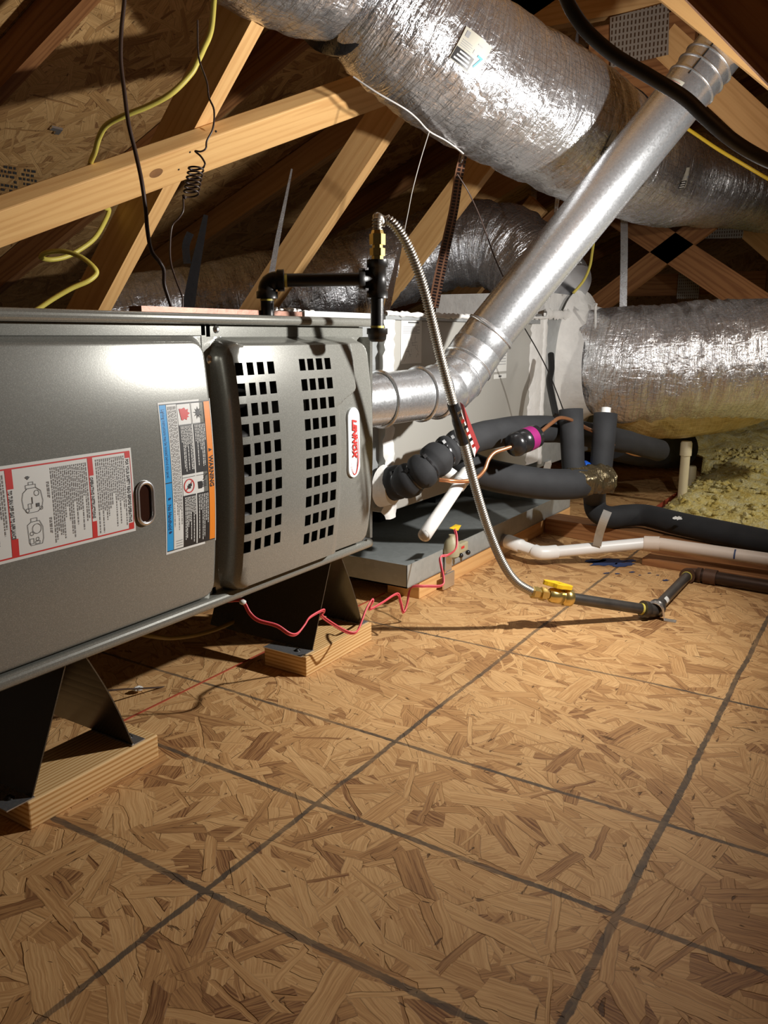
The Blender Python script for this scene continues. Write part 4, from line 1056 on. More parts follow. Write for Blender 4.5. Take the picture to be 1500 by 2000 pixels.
# ------------------------------------------------------------------ floor gas supply with valve
gs = thing('gas_supply_pipe', 'grey iron gas supply pipe with yellow handled valve on the floor', 'gas pipe', loc=(1.776, .413, 0))
e1 = at(1277, 1193, 'z', .018); e2 = at(1347, 1120, 'z', .018); v0 = HP[-1]
dv = (v0 - e1).normalized(); RG = .0118
M_grey = plain('worn_iron', (.11, .10, .09), .36, .6, 90, .3, .0006, .3)
va = e1 + dv * ((v0 - e1).length - .022)
# brass part: between hose end and pipe
Lb = .090
pe = v0 - dv * Lb
MB().cyl(e1, pe, RG).build('pipe', M_grey, gs)
MB().lathe(v0 + dv * .006, -dv, [(0, .0105), (.004, .013), (.016, .013), (.0162, .0095), (.022, .0095), (.0222, .0145), (.034, .0145), (.0342, .0105), (.040, .0105)], 6).build('brass_nut', M_brass, gs, 'hexagonal brass nut')
MB().lathe(v0 - dv * .036, -dv, [(0, .011), (.004, .015), (.014, .0165), (.030, .0165), (.0302, .0150), (.036, .0150), (.0362, .0180), (.054, .0180), (.056, .0155)], 16).build('valve_body', M_brass, gs, 'brass ball valve body')
hc = v0 - dv * .056 + Z * .019
sv = dv.cross(Z).normalized(); upv = sv.cross(dv).normalized()
if upv.z < 0: upv = -upv
hd = (dv * .9 + sv * .25).normalized(); hs = hd.cross(upv).normalized()
mb = MB(); P = []
for k in range(28):
    a = 2 * math.pi * k / 28; r = .018 + .006 * abs(math.cos(a)) ** 1 + (.004 * math.cos(4 * a)); P.append(hc + hd * (r * 1.15 * math.cos(a)) + hs * (r * .78 * math.sin(a)))
V = [p + upv * .010 for p in P] + P; n = len(P)
inn = [hc + (p - hc) * .38 for p in P]; V += [p + upv * .010 for p in inn] + [p + upv * .004 for p in inn]
F = [(i, (i + 1) % n, 2 * n + (i + 1) % n, 2 * n + i) for i in range(n)] + [(n + i, n + (i + 1) % n, (i + 1) % n, i) for i in range(n)] + [(2 * n + i, 2 * n + (i + 1) % n, 3 * n + (i + 1) % n, 3 * n + i) for i in range(n)] + [tuple(range(3 * n, 4 * n)), tuple(range(n, 2 * n))[::-1]]
mb.add(V, F); hb = mb.build('valve_handle', M_yellow, gs, 'yellow plastic valve handle'); bevel(hb, .0012)
MB().cyl(hc - upv * .012, hc + upv * .005, .006, ns=12).build('valve_stem', M_brass, gs)
d2 = (e2 - e1).normalized()
elbow(MB(), e1, dv, d2, RG, .030).build('elbow', M_grey, gs)
MB().cyl(e1 + d2 * .02, e2 - d2 * .02, RG).build('pipe', M_grey, gs)
e3 = at(1620, 1166, 'z', .018); d3 = (e3 - e2).normalized()
M_rust = plain('rusty_iron', (.12, .06, .035), .5, .4, 70, .5, .001, .3)
elbow(MB(), e2, -d2, d3, RG, .030).build('elbow', M_rust, gs, 'rusty brown elbow')
MB().cyl(e2 + d3 * .02, e3, .0160).build('pipe', plain('dark_pipe', (.055, .032, .022), .35, .5, 60, .4, .001, .3), gs, 'thicker dark brown pipe running right')
MB().lathe(e2 + d3 * .036, d3, [(0, .0195), (.03, .0195)], 20).build('coupling', M_rust, gs)
c = e1 + d2 * .075
pipe_label(c, d2, RG, -.2, .9, .022, M_white, 'pipe_sticker', gs, 'small white sticker')
mb = MB(); mb.lathe(e1 + d2 * .031, d2, [(0, RG * 1.08), (.004, RG * 1.08)], 16); mb.lathe(e2 - d2 * .035, d2, [(0, RG * 1.08), (.004, RG * 1.08)], 16); mb.lathe(e1 + dv * .031, dv, [(0, RG * 1.08), (.005, RG * 1.08)], 16); mb.build('thread_sealant', M_ycable, gs, 'yellow thread tape')
# perforated strap over the elbow
mb = MB(); V = []; n = 16
ax_ = (d2 * .6 - dv * .1 + sv * .2); ax_.z = 0; ax_.normalize(); sx = ax_.cross(Z).normalized()
PP = [e1 + sx * .048 - Z * .0165, e1 + sx * .024 - Z * .0160] + [e1 + (sx * math.cos(math.pi * k / 10) + Z * math.sin(math.pi * k / 10)) * .0205 for k in range(11)] + [e1 - sx * .022 - Z * .016, e1 - sx * .03 - Z * .0165]
for p in PP: V += [p - ax_ * .009, p + ax_ * .009]
mb.add(V, [(2 * i, 2 * i + 1, 2 * i + 3, 2 * i + 2) for i in range(len(PP) - 1)]); o = mb.build('pipe_strap', M_zinc, gs, 'bright galvanised strap'); m = o.modifiers.new('t', 'SOLIDIFY'); m.thickness = .001
# ------------------------------------------------------------------ drain pan, runner, float switch
PX0, PX1, PY0, PY1 = 1.534, 2.60, .90, 1.60
pan = thing('drain_pan', 'shallow grey sheet metal drain pan under the coil cabinet', 'drain pan', loc=(2.0, 1.2, .046))
mb = MB(); mb.box(PX0, PX1, PY0, PY1, .046, .049); mb.build('pan_base', M_pan, pan)
for n_, a in (('front', (PX0, PX1, PY0, PY0 + .0018)), ('back', (PX0, PX1, PY1 - .002, PY1)), ('left', (PX0, PX0 + .0018, PY0, PY1)), ('right', (PX1 - .002, PX1, PY0, PY1))):
    MB().box(*a, .046, .100).build('pan_side', M_pan, pan)
def board(name, a, b, w, h, mat, label, z0=0.0, cat='timber', grp=None):
    a, b = Vector((a[0], a[1], 0)), Vector((b[0], b[1], 0)); d = (b - a); L = d.length; d.normalize(); s_ = Vector((-d.y, d.x, 0))
    o = MB().obox((a + b) / 2 + Vector((0, 0, z0 + h / 2)) + s_ * w / 2, d * L / 2, s_ * w / 2, (0, 0, h / 2)).build(name, mat)
    bevel(o, .002); return tag(o, label, cat, grp)
board('timber_runner', (1.605, .908), (2.62, .905), .089, .0445, M_pine, 'pine runner under the front edge of the drain pan')
board('timber_runner', (1.605, 1.44), (2.62, 1.44), .089, .0445, M_pine, 'pine runner under the hidden back edge of the drain pan')
q1, q2 = at(1063, 1042, 'z', 0), at(1560, 1128, 'z', 0)
board('sleeper', (q2.x, q2.y), (q1.x, q1.y), -.089, .050, M_fir, 'reddish timber sleeper carrying the black insulated pipe')
q1, q2 = at(1253, 1103, 'z', 0), at(1600, 1162, 'z', 0)
board('flat_board', (q2.x, q2.y), (q1.x, q1.y), -.075, .020, M_fir, 'thin brown board in front of the beige drain pipe')
fsw = thing('float_switch', 'tan float switch with yellow tag clipped to the drain pan edge', 'switch', loc=(1.735, .895, .1))
fc = at(888, 1062, 'y', .885)
def fpt(px, py, y=.885): return at(px, py, 'y', y)
a, b = fpt(868, 1050), fpt(900, 1082)
mb = MB(); mb.lathe(fpt(882, 1085), Z, [(0, .019), (.012, .021), (.030, .019), (.040, .014), (.046, .008), (.052, .008)], 14); o = mb.build('switch_body', M_tan, fsw)
o = MB().obox(fpt(900, 1068), (.022, 0, 0), (0, .010, 0), (0, 0, .012)).build('switch_bracket', M_tan, fsw); bevel(o, .003)
MB().obox(fpt(904, 1069, .8745), (.008, 0, 0), (0, .0004, 0), (0, 0, .003)).build('red_print', M_red, fsw, 'red printed patch')
for q in ((900, 1085), (914, 1079)): MB().sphere(fpt(*q, .878), .0065, 6).build('knob', M_blackpl, fsw, 'black knob')
mb = MB(); mb.add([fpt(878, 1031, .88), fpt(895, 1036, .878), fpt(901, 1026, .89), fpt(890, 1024, .90)], [(0, 1, 2, 3)]); o = mb.build('wire_tag', M_yellow, fsw, 'yellow paper tag'); m = o.modifiers.new('t', 'SOLIDIFY'); m.thickness = .001
MB().box(fpt(876, 1100).x, fpt(888, 1100).x, .8925, .8955, .04, .098).build('clip', M_zinc, fsw, 'galvanised clip')
MB().box(fpt(868, 1140).x + .0, fpt(888, 1140).x, .886, .8905, .004, .040).build('clip_foot', M_zinc, fsw, 'galvanised clip foot')
# ------------------------------------------------------------------ refrigerant lines
sl = thing('suction_line', 'black foam insulated refrigerant line bulging between cable ties on the coil cabinet', 'insulated pipe', loc=tuple(at(765, 945, 'y', .99)))
SP = [(752, 950, 1.93), (775, 942, 1.89), (803, 936, 1.85), (832, 915, 1.84), (862, 890, 1.86), (900, 866, 1.89), (950, 850, 1.95), (1005, 840, 2.03), (1062, 838, 2.12), (1110, 842, 2.22), (1200, 858, 2.42), (1250, 870, 2.58), (1288, 880, 2.70)]
P = resample(spline([tuple(atd(*q)) for q in SP], 16), .006)
def pxof(v): v = v - CO; return 750 + FPX * v.dot(RT) / v.dot(FW)
ties = [786, 812, 838, 866, 884]
rad = []
for q in P:
    x = pxof(q); r = .0345 + .0055 * (1 - ss((x - 850) / 60))
    for t_ in ties: r -= .0085 * math.exp(-((x - t_) / 4.2) ** 2)
    rad.append(r)
MB().sweep(P, rad, 28, True, lambda L, a, r: .002 * noise.noise(Vector((L * 14, math.cos(a) * 1.5, math.sin(a) * 1.5)))).build('foam_sleeve', M_foam, sl)
for t_ in ties:
    i = min(range(len(P)), key=lambda k: abs(pxof(P[k]) - t_)); d = (P[i + 1] - P[i - 1]).normalized()
    MB().sweep([P[i] - d * .002, P[i] + d * .002], rad[i] + .0015, 24, True).build('cable_tie', M_blackpl, sl)
    vn = (CO - P[i]); vn = (vn - d * vn.dot(d)).normalized(); s_ = d.cross(vn)
    MB().obox(P[i] + (vn * .75 - s_ * .6).normalized() * (rad[i] + .003) * (1 if s_.z > 0 else 1), d * .004, s_ * .004, vn * .003).build('tie_head', M_blackpl, sl)
q = at(757, 950, 'y', .990); MB().lathe(q + Vector((0, .012, 0)), (0, -1, 0), [(0, .050), (.008, .047), (.018, .043), (.03, .040)], 24).build('port_sealant', M_mastic, sl, 'silvery sealant around the port')
ll = thing('liquid_line', 'thin bare copper line with black filter drier before the coil cabinet', 'copper pipe', loc=tuple(atd(1020, 862, 1.93)))
MB().sweep(tube_px([(858, 937, 1.80), (880, 939, 1.80), (905, 940, 1.82), (930, 934, 1.84), (946, 918, 1.86), (954, 898, 1.87), (966, 884, 1.88), (985, 877, 1.89), (1003, 871, 1.90)], 0, 8), .0046, 12).build('copper_tube', M_copper, ll)
MB().sweep(tube_px([(1040, 855, 1.94), (1058, 842, 1.97), (1078, 826, 2.0), (1095, 816, 2.03), (1120, 822, 2.08), (1145, 836, 2.15), (1175, 850, 2.25), (1205, 872, 2.4), (1240, 888, 2.55), (1285, 890, 2.7)], 0, 8), .0046, 12).build('copper_tube', M_copper, ll)
fa, fb = atd(998, 872, 1.895), atd(1050, 850, 1.955); d = (fb - fa).normalized(); L = (fb - fa).length
MB().lathe(fa, d, [(0, .010), (.004, .019), (.008, .026), (.018, .029), (.024, .029), (.025, .022), (.029, .022), (.030, .028), (L * .55, .028), (L * .9, .028), (L * .96, .022), (L, .010)], 28).build('filter_drier', M_blackpl, ll, 'glossy black filter drier')
MB().sweep([fa + d * L * .52, fa + d * L * .76], .0286, 28, False).build('drier_label', M_magenta, ll, 'magenta label band')
l2 = thing('insulated_pipe', 'black foam insulated pipe crossing above the drain pan to the taped joint', 'insulated pipe', 'black insulated pipes', tuple(atd(1000, 935, 2.0)))
P = tube_px([(880, 888, 2.02), (915, 912, 2.0), (960, 928, 2.02), (1010, 938, 2.03), (1060, 945, 2.05), (1105, 946, 2.07), (1140, 942, 2.10)], 0, 10)
MB().sweep(P, .039, 26).build('foam_sleeve', M_foam, l2)
tj = [(1112, 944, 2.08), (1135, 940, 2.09), (1162, 937, 2.11), (1186, 936, 2.13)]
MB().sweep(resample(tube_px(tj, 0, 8), .004), .037, 30, True, lambda L, a, r: .010 * noise.noise(Vector((L * 50, math.cos(a) * 2.5, math.sin(a) * 2.5)))).build('tape_wrap', foil_material('gold_black_tape', (.14, .11, .06), .02, .3, .15, 1.0, .7), l2, 'glossy dark tape wrap')
l3 = thing('insulated_pipe', 'black foam insulated pipe dropping from the joint and running right along the sleeper', 'insulated pipe', 'black insulated pipes', tuple(at(1163, 975, 'z', .13)))
LP_ = [atd(1163, 940, 2.18), at(1161, 972, 'z', .135), at(1166, 998, 'z', .098), at(1190, 1010, 'z', .085), at(1222, 1007, 'z', .088), at(1262, 1007, 'z', .090), at(1333, 1024, 'z', .088), at(1467, 1052, 'z', .084), at(1600, 1082, 'z', .082)]
MB().sweep([Vector(q) for q in spline([tuple(q) for q in LP_], 12)], .0325, 26).build('foam_sleeve', M_foam, l3)
pm = at(1323, 1012, 'z', .118); mb = MB(); blob(mb, 0, 0, .012, .005, 0); mb.v = [pm + RT * v.x + UP * v.y - FW * .006 for v in mb.v]; mb.build('white_scuff', M_white, l3, 'white scuff mark')
ribbon('pipe_strap', [(1187, 998, 2.12), (1178, 1020, 2.13), (1170, 1045, 2.16), (1166, 1066, 2.18)], .022, M_sheet, 'bent galvanised strap holding the black pipe to the sleeper', 'strap')
for nm, top, bot, D, lab in (('foam_tube', (1115, 800), (1120, 925), 2.10, 'upright empty black foam tube, left of the pair'), ('foam_tube', (1183, 808), (1173, 925), 2.16, 'upright black foam tube with a white pipe stub in its top')):
    ft = thing(nm, lab, 'foam tube', 'upright black foam tubes', tuple(atd(*bot, D)))
    a, b = atd(*bot, D), atd(*top, D); d = (b - a).normalized(); L = (b - a).length
    MB().sweep([a, a + d * L * .5, b, b, b - d * .03], [.0285, .0300, .0305, .019, .019], 28, False).build('foam_sleeve', M_foam, ft)
    if top[0] > 1150:
        MB().cyl(b - d * .05, b + d * .016, .0125).build('pipe_stub', M_pvc, ft, 'white pipe stub')
    else: MB().cyl(b - d * .06, b - d * .02, .0185).build('inner_pipe', M_rubber, ft)
mb = MB(); mb.sweep(resample([atd(1138, 912, 2.16), atd(1160, 915, 2.17)], .006), .016, 12, True, lambda L, a, r: .004 * noise.noise(Vector((L * 80, a, 0)))); tag(mb.build('blue_tape', plain('blue_tape', (.01, .08, .42), .4)), 'scrap of blue tape between the two foam tubes', 'tape')
# PVC
pv = thing('drain_stub', 'white plastic pipe stub slanting out over the drain pan', 'plastic pipe', loc=tuple(atd(828, 1045, 1.66)))
a, b = atd(829, 1046, 1.655), atd(905, 934, 1.90); d = (b - a).normalized()
mb = MB(); mb.sweep([a + d * .01, a, a, a + d * .1, b], [.0105, .0105, .0138, .0138, .0138], 24, False); mb.build('pipe', M_pvc, pv)
MB().cyl(b - d * .035, b + d * .03, .0168).build('coupling', M_pvc, pv)
MB().cyl(b + d * .03 - Vector((0, .0, .03)), b + d * .03 + Vector((-.02, .08, .02)), .0165).build('tee', M_pvc, pv)
MB().cyl(a + d * .012, a + d * .014, .0104).build('pipe_plug', M_pvc, pv)
pd = thing('drain_line', 'white plastic condensate drain pipe turning beige to the right along the floor', 'plastic pipe', loc=tuple(at(1058, 1080, 'z', .04)))
zc_ = .042
dp = [at(986, 1055, 'y', .895), at(1056, 1081, 'z', .036), at(1086, 1078, 'z', .037), at(1262, 1061, 'z', .066), at(1288, 1062, 'z', .068), at(1620, 1110, 'z', .062)]
MB().cyl(dp[0] + Vector((0, .01, 0)), dp[0] + (dp[1] - dp[0]).normalized() * .012, .0175).build('threaded_end', plain('grey_plastic', (.22, .21, .22), .5), pd, 'grey threaded end')
d = (dp[1] - dp[0]).normalized()
MB().sweep([dp[0] + d * .010, dp[0] + d * .06, dp[0] + d * .061, dp[1] - d * .0], [.0195, .0195, .0165, .0165], 24).build('pipe', M_pvc, pd)
mb = MB(); P = [dp[1] - d * .02] + [Vector(q) for q in spline([tuple(dp[1] - d * .006), tuple(dp[1] + (dp[2] - dp[1]) * .4), tuple(dp[2])], 5)]
mb.sweep(P, .0192, 24); mb.build('elbow', M_pvc, pd)
MB().cyl(dp[2], dp[3], .0158).build('pipe', M_pvc, pd)
MB().cyl(dp[3] - (dp[4] - dp[3]).normalized() * .005, dp[4], .0195).build('coupling', M_pvc_b, pd, 'beige coupling')
MB().cyl(dp[4], dp[5], .0165).build('pipe', M_pvc_b, pd, 'beige pipe length')
c = dp[4] + (dp[5] - dp[4]) * .47; dd_ = (dp[5] - dp[4]).normalized(); pipe_label(c, dd_, .0166, -.9, .7, .004, M_bluep, 'blue_mark', pd, 'blue pen mark')
for (bx_, by_, ty, lab) in ((1331, 985, 862, 'tall capped cream plastic pipe standing in the insulation'), (1347, 950, 912, 'short capped cream plastic pipe behind the taller one')):
    if bx_ == 1331: a = at(bx_, by_, 'z', 0.0)
    else: a = at(bx_, by_, 'z', .02)
    D = (a - CO).dot(FW); b = atd(bx_ + 3, ty, D); b.x, b.y = a.x, a.y
    st = thing('standing_pipe', lab, 'plastic pipe', 'cream plastic pipes standing in the insulation', tuple(a))
    MB().cyl(a, b, .0165).build('pipe', M_cpvc, st); MB().lathe(b - Z * .045, Z, [(0, .0205), (.045, .0205), (.052, .017)], 20).build('cap', M_cpvc, st)
# ------------------------------------------------------------------ glass wool insulation
mb = MB(); st_ = .022; nx, ny = 200, 150
X0, Y0 = 2.765, -1.9
def hin(x, y):
    n = noise.fractal(Vector((x * 7, y * 7, 0)), 1.0, 2.1, 5); n2 = noise.noise(Vector((x * 1.8, y * 1.8, 4))); n3 = abs(noise.noise(Vector((x * 30, y * 30, 2))))
    z = .035 + .045 * n2 + .035 * n + .018 * n3
    z += .05 * ss((x - 3.0) / .8) + .42 * ss((x - 4.6) / 1.6)
    e = min((x - X0) / .14, 1) if y < .71 else 1
    if x < 3.75: e = min(e, max(0, (.705 - y) / .10))
    return -.03 + (z + .03) * max(0, min(1, e)) ** .6
V = []; idx = {}
for j in range(ny):
    for i in range(nx):
        x = X0 + st_ * .62 * i * (1 + i * .0055); y = Y0 + st_ * j * 1.35
        V.append((x, y, hin(x, y)))
F = []
for j in range(ny - 1):
    for i in range(nx - 1):
        a = j * nx + i; x, y = V[a][0], V[a][1]
        if x < 3.75 and y > .705: continue
        F.append((a, a + 1, a + nx + 1, a + nx))
mb.add(V, F, None, True)
R_ = random.Random(4)
for k in range(1500):   # loose tufts on top
    x = R_.uniform(2.80, 4.2); y = R_.uniform(-.9, .68); z = hin(x, y); r = R_.uniform(.004, .014)
    c = Vector((x, y, z + r * .2)); n = 5; V = []; F = []
    for i in range(n + 1):
        for j in range(7):
            a = math.pi * i / n; b = 2 * math.pi * j / 7; d = Vector((math.sin(a) * math.cos(b), math.sin(a) * math.sin(b), math.cos(a) * .7)); V.append(c + d * r * (1 + 1.3 * noise.noise(d * 2.6 + c * 30)))
    for i in range(n):
        for j in range(7): F.append((i * 7 + j, (i + 1) * 7 + j, (i + 1) * 7 + (j + 1) % 7, i * 7 + (j + 1) % 7))
    mb.add(V, F, None, True)
o = mb.build('glass_wool', M_wool); tag(o, 'loose yellow glass wool insulation beyond the floor boards at right', 'insulation', kind='stuff')
# dark round duct lying under the right duct
dE = thing('dark_duct', 'dark round duct lying low behind the upright foam tubes', 'duct', loc=tuple(atd(1280, 880, 3.3)))
duct(MB(), [(1195, 850, 3.0), (1260, 868, 3.2), (1325, 876, 3.4)], .085, amp=.006, seed=50, ns=36, step=.02).build('sleeve', M_foam, dE)
# ------------------------------------------------------------------ wires, cables, straps
def wire(name, L, r, mat, label, cat='wire', n=10, ns=8, grp=None, world=False):
    P = [Vector(q) for q in spline([tuple(atd(*q)) if not world else tuple(q) for q in L], n)]
    return tag(MB().sweep(P, r, ns).build(name, mat), label, cat, grp)
wire('cable', [(246, -60, 1.33), (243, 0, 1.33), (237, 60, 1.33), (236, 120, 1.33), (243, 180, 1.33), (251, 240, 1.33), (264, 295, 1.34), (276, 350, 1.34), (284, 405, 1.35), (288, 450, 1.36), (296, 490, 1.37), (312, 512, 1.38), (320, 528, 1.39), (321, 555, 1.40), (329, 582, 1.41), (338, 610, 1.42)], .0034, M_brown, 'thick dark brown cable hanging from above onto the furnace top', 'cable')
CW = [(386, 40, 1.45), (388, 110, 1.44), (404, 160, 1.43), (408, 190, 1.43), (418, 215, 1.42), (416, 250, 1.42), (404, 275, 1.42), (402, 290, 1.42), (392, 296, 1.42), (381, 295, 1.42), (392, 305, 1.42), (400, 318, 1.42)]
hx = []
for k in range(81):
    f = k / 80; a = 2 * math.pi * 6.5 * f; hx.append((384 - 12 * f + 15 * math.cos(a), 322 + 58 * f + 5 * math.sin(a) + 2, 1.42 + .012 * math.sin(a)))
P = [atd(*q) for q in CW] + [atd(*q) for q in hx] + [atd(*q) for q in [(362, 388, 1.42), (358, 382, 1.42), (358, 410, 1.42), (350, 425, 1.42), (336, 442, 1.42), (332, 480, 1.42), (334, 515, 1.42), (345, 550, 1.42), (356, 580, 1.42), (356, 606, 1.42)]]
wire('coiled_wire', P, .0017, M_brown, 'thin dark wire with a spring-like coil hanging before the diagonal board', 'wire', 5, 6, None, True)
cl = thing('cable_clamp', 'small bright cable clamp on the furnace top where the wires enter', 'clamp', loc=tuple(atd(345, 608, 1.42)))
for q in ((328, 609), (352, 609)): MB().lathe(atd(*q, 1.42) - Z * .006, Z, [(0, .008), (.003, .010), (.008, .010), (.011, .006)], 12).build('clamp_bolt', M_zinc, cl)
o = MB().obox(atd(340, 611, 1.425), (.014, 0, 0), (0, .006, 0), (0, 0, .003)).build('clamp_bar', M_zinc, cl)
wire('yellow_cable', [(418, 0, 1.50), (412, 60, 1.47), (398, 95, 1.46), (386, 120, 1.45), (372, 145, 1.45), (335, 182, 1.45), (290, 207, 1.46), (245, 225, 1.47), (210, 243, 1.49), (195, 265, 1.52), (186, 295, 1.56), (176, 335, 1.64), (200, 400, 1.80), (213, 410, 1.84), (202, 438, 1.82), (185, 465, 1.80), (160, 485, 1.78), (130, 501, 1.76), (100, 507, 1.74), (80, 503, 1.73), (92, 493, 1.72), (125, 491, 1.71), (158, 502, 1.70), (183, 522, 1.69), (188, 535, 1.69), (172, 549, 1.68), (140, 563, 1.67), (105, 583, 1.66), (75, 603, 1.65), (50, 618, 1.64)], .0052, M_ycable, 'yellow flat cable curling behind the diagonal board at upper left', 'cable', 10)
wire('yellow_cable', [(1300, 225, 2.25), (1345, 253, 2.25), (1400, 290, 2.22), (1450, 320, 2.2), (1505, 352, 2.2), (1560, 380, 2.2)], .0048, plain('bright_yellow_cord', (.85, .58, .04), .4), 'yellow cord slanting across the upper right corner', 'cable')
wire('yellow_cable', [(1165, 440, 2.75), (1157, 490, 2.72), (1152, 520, 2.70), (1140, 548, 2.68), (1120, 572, 2.66)], .0045, M_ycable, 'yellow cord hanging behind the vent pipe above the plenum', 'cable')
wire('olive_cable', [(545, 1120, 1.75), (530, 1150, 1.72), (500, 1180, 1.68), (460, 1212, 1.62), (400, 1236, 1.56), (340, 1246, 1.50), (300, 1243, 1.46), (262, 1236, 1.44)], .0042, plain('olive_cable', (.22, .15, .03), .5), 'olive cable drooping in the shade under the furnace', 'cable')
wire('black_hose', [(1085, -60, 1.17), (1103, -10, 1.17), (1120, 25, 1.17), (1150, 65, 1.175), (1200, 108, 1.18), (1270, 150, 1.18), (1335, 190, 1.18), (1375, 227, 1.18), (1415, 262, 1.18), (1460, 293, 1.19), (1510, 318, 1.2), (1580, 340, 1.2)], .0098, M_rubber, 'thick matt black hose looping across the upper right', 'hose', 10, 16)
wire('thin_wire', [(690, 150, 1.62), (735, 180, 1.63), (790, 212, 1.66), (815, 232, 1.70), (838, 256, 1.75), (870, 274, 1.80), (893, 290, 1.84), (905, 300, 1.86)], .0018, M_wirew, 'thin pale wire running under the overhead duct to the dark strap', 'wire', 8, 6)
wire('thin_wire', [(838, 258, 1.75), (822, 310, 1.8), (806, 370, 1.85), (798, 410, 1.9), (790, 450, 1.95)], .0011, M_wirew, 'very thin wire dangling left of the dark hanging strap', 'wire', 8, 6)
wire('thin_wire', [(893, 340, 1.85), (915, 375, 1.88), (940, 430, 1.9), (965, 500, 1.92), (986, 548, 1.95)], .0016, M_brown, 'thin dark wire slanting behind the vent pipe above the coil cabinet', 'wire', 8, 6)
wire('thin_wire', [(1024, 640, 2.1), (1050, 685, 2.15), (1075, 735, 2.2), (1100, 800, 2.25)], .0016, M_iron, 'thin dark wire crossing the plenum sealant towards the foam tubes', 'wire', 8, 6)
wire('black_conduit', [(1076, 692, 2.45), (1077, 720, 2.42), (1073, 745, 2.38), (1078, 775, 2.34), (1086, 812, 2.3)], .0095, M_rubber, 'black corrugated conduit hanging in front of the plenum', 'conduit', 10, 12)
# pink thermostat pair
def pair(L, r, mat, label):
    t_ = thing('pink_wire', label, 'wire', loc=tuple(atd(*L[0])))
    P = [Vector(q) for q in spline([tuple(atd(*q)) for q in L], 7)]
    for s_ in (-1, 1):
        MB().sweep([p + Vector((0, 0, r * .9 * s_)) + RT * (.6 * r * s_) for p in P], r, 8).build('strand', mat, t_)
    return t_
pw = pair([(430, 1176, 1.42), (468, 1172, 1.34), (478, 1180, 1.335), (488, 1198, 1.335), (505, 1212, 1.335), (540, 1222, 1.34), (565, 1238, 1.345), (580, 1238, 1.36), (594, 1222, 1.38), (605, 1206, 1.40), (630, 1192, 1.43), (632, 1197, 1.44), (628, 1203, 1.44), (655, 1222, 1.47), (680, 1235, 1.49), (695, 1235, 1.50), (703, 1222, 1.52), (715, 1190, 1.55), (726, 1172, 1.57), (728, 1176, 1.57), (722, 1190, 1.57), (745, 1178, 1.60), (775, 1160, 1.66), (782, 1175, 1.67), (788, 1196, 1.67), (795, 1180, 1.68), (803, 1148, 1.69), (830, 1145, 1.70), (862, 1144, 1.72), (866, 1130, 1.73), (862, 1108, 1.75), (860, 1088, 1.76), (875, 1084, 1.77), (890, 1072, 1.77), (892, 1050, 1.78), (888, 1034, 1.79)], .0016, M_pink, 'bright pink paired wire zigzagging from the furnace underside to the float switch')
mb = MB(); mb.sphere(atd(474, 1176, 1.33), .006, 6, (1, 1, .7)); mb.build('white_knot', M_white, pw, 'white frayed knot')
wire('loose_wire', [(210, 1349, 1.33), (245, 1346, 1.37), (272, 1345, 1.40), (330, 1341, 1.46), (380, 1334, 1.50), (440, 1310, 1.56), (500, 1283, 1.62)], .0016, M_brown, 'thin dark wire lying on the floor behind the nearest stand', 'wire', 8, 6)
mb = MB(); p = at(275, 1346, 'z', .004)
for k in range(5): mb.sphere(p + Vector((random.uniform(-.012, .012), random.uniform(-.006, .006), random.uniform(0, .003))), .005, 5, (1.4, .8, .7))
tag(mb.build('sealant_crumb', M_white), 'white crumb of dried sealant on the floor wire', 'crumb')
ribbon('hanging_strap', [(906, 268, 2.0), (905, 300, 2.05), (896, 345, 2.1), (886, 410, 2.2), (873, 470, 2.3), (860, 530, 2.4), (846, 600, 2.5)], (.017, .033), M_blackstrap, 'dark printed strap hanging from the overhead duct', 'strap')
ribbon('foil_tail', [(907, 280, 1.98), (905, 300, 1.98), (900, 318, 1.98)], (.012, .004), M_foil, 'crumpled foil tail at the top of the dark strap', 'foil strip', twist=1.0)
ribbon('foil_tail', [(1094, 345, 2.4), (1090, 375, 2.4), (1086, 410, 2.42), (1083, 430, 2.42)], (.012, .016), M_foil, 'twisted foil strip hanging under the overhead duct by the vent pipe', 'foil strip', twist=1.5)
ribbon('metal_strap', [(1219, 410, 2.95), (1219, 500, 2.95), (1217, 605, 2.95)], .025, M_galv, 'vertical galvanised hanger strap right of the vent pipe', 'strap', 'galvanised hanger straps')
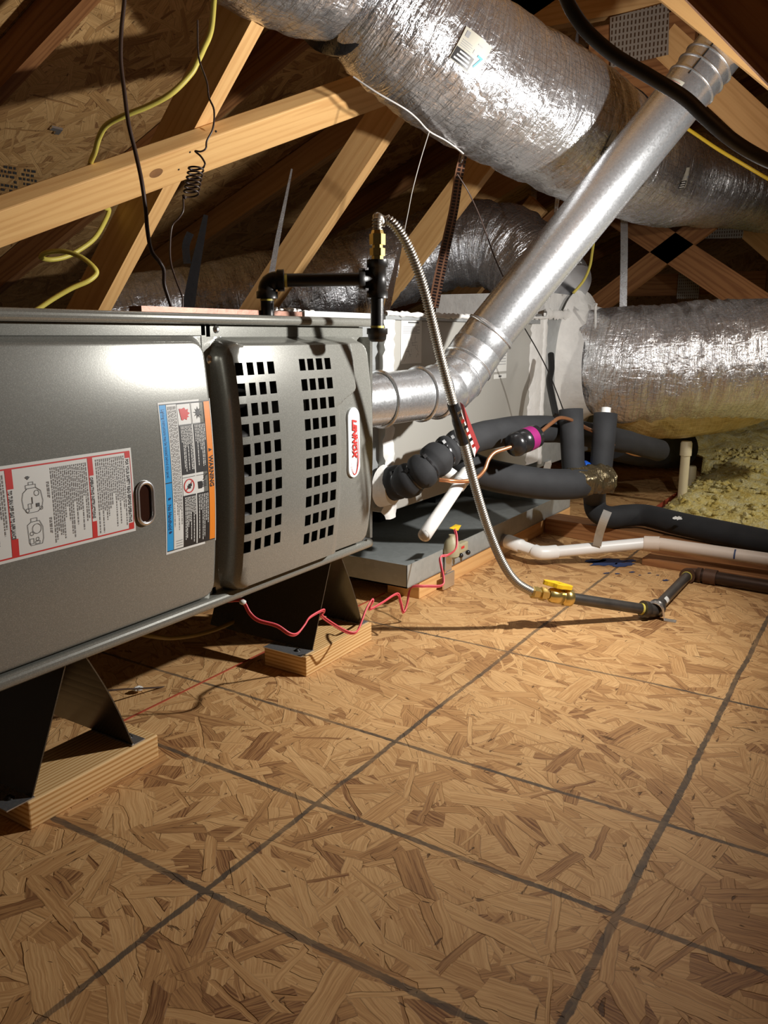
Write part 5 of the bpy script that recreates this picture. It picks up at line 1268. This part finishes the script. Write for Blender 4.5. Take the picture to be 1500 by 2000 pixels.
ribbon('metal_strap', [(1143, 30, 2.5), (1136, 70, 2.5), (1127, 130, 2.5)], .034, M_galv, 'galvanised hanger strap above the overhead duct', 'strap', 'galvanised hanger straps')
ribbon('metal_strap', [(1221, 150, 3.1), (1219, 230, 3.1)], .022, M_galv, 'short galvanised strap between overhead duct and dark timber', 'strap', 'galvanised hanger straps')
ribbon('metal_strap', [(1043, 370, 3.3), (1042, 450, 3.3)], .022, M_galv, 'galvanised strap behind the upper bend of the rear duct', 'strap', 'galvanised hanger straps')
ribbon('metal_strap', [(570, 330, 2.1), (556, 400, 2.1), (540, 480, 2.1), (520, 600, 2.1)], (.004, .017), M_galv, 'slanting steel strap behind the gas pipe elbow', 'strap', 'galvanised hanger straps')
ribbon('metal_strap', [(790, 440, 2.2), (778, 500, 2.2), (765, 560, 2.2), (752, 620, 2.2)], (.006, .020), M_galv, 'slanting steel strap behind the drip leg tee', 'strap', 'galvanised hanger straps')
ribbon('black_strap', [(402, 420, 1.9), (392, 470, 1.9), (378, 540, 1.9), (366, 612, 1.9)], (.010, .030), M_tape, 'stiff black strap standing behind the furnace top', 'strap')
ribbon('black_strap', [(372, 455, 2.0), (363, 480, 2.0), (366, 515, 2.0)], .018, M_tape, 'short black strap scrap left of the stiff black strap', 'strap')
# strip along the furnace top
a, b, c_ = at(272, 612, 'y', .905), at(640, 612, 'y', .905), at(716, 612, 'y', .905)
sp = thing('insulation_strip', 'copper coloured strip with white sealant lying along the furnace top', 'strip', loc=tuple(a))
MB().box(a.x, b.x, .900, .925, .6375, .6455).build('brown_strip', M_strip, sp); MB().box(b.x - .08, c_.x, .896, .93, .6378, .6475).build('pale_strip', plain('pale_sealant', (.55, .58, .58), .5, 0, 50, .5, .003, .15), sp)
mb = MB(); R_ = random.Random(8)
for k in range(26): mb.sphere((b.x - .16 + R_.random() * .12, R_.uniform(.899, .915), .6475 + R_.uniform(-.001, .003)), R_.uniform(.002, .005), 4, (1.8, 1, .6))
mb.build('sealant_crumbs', M_mastic, sp, kind='stuff')
bpy.context.view_layer.update()
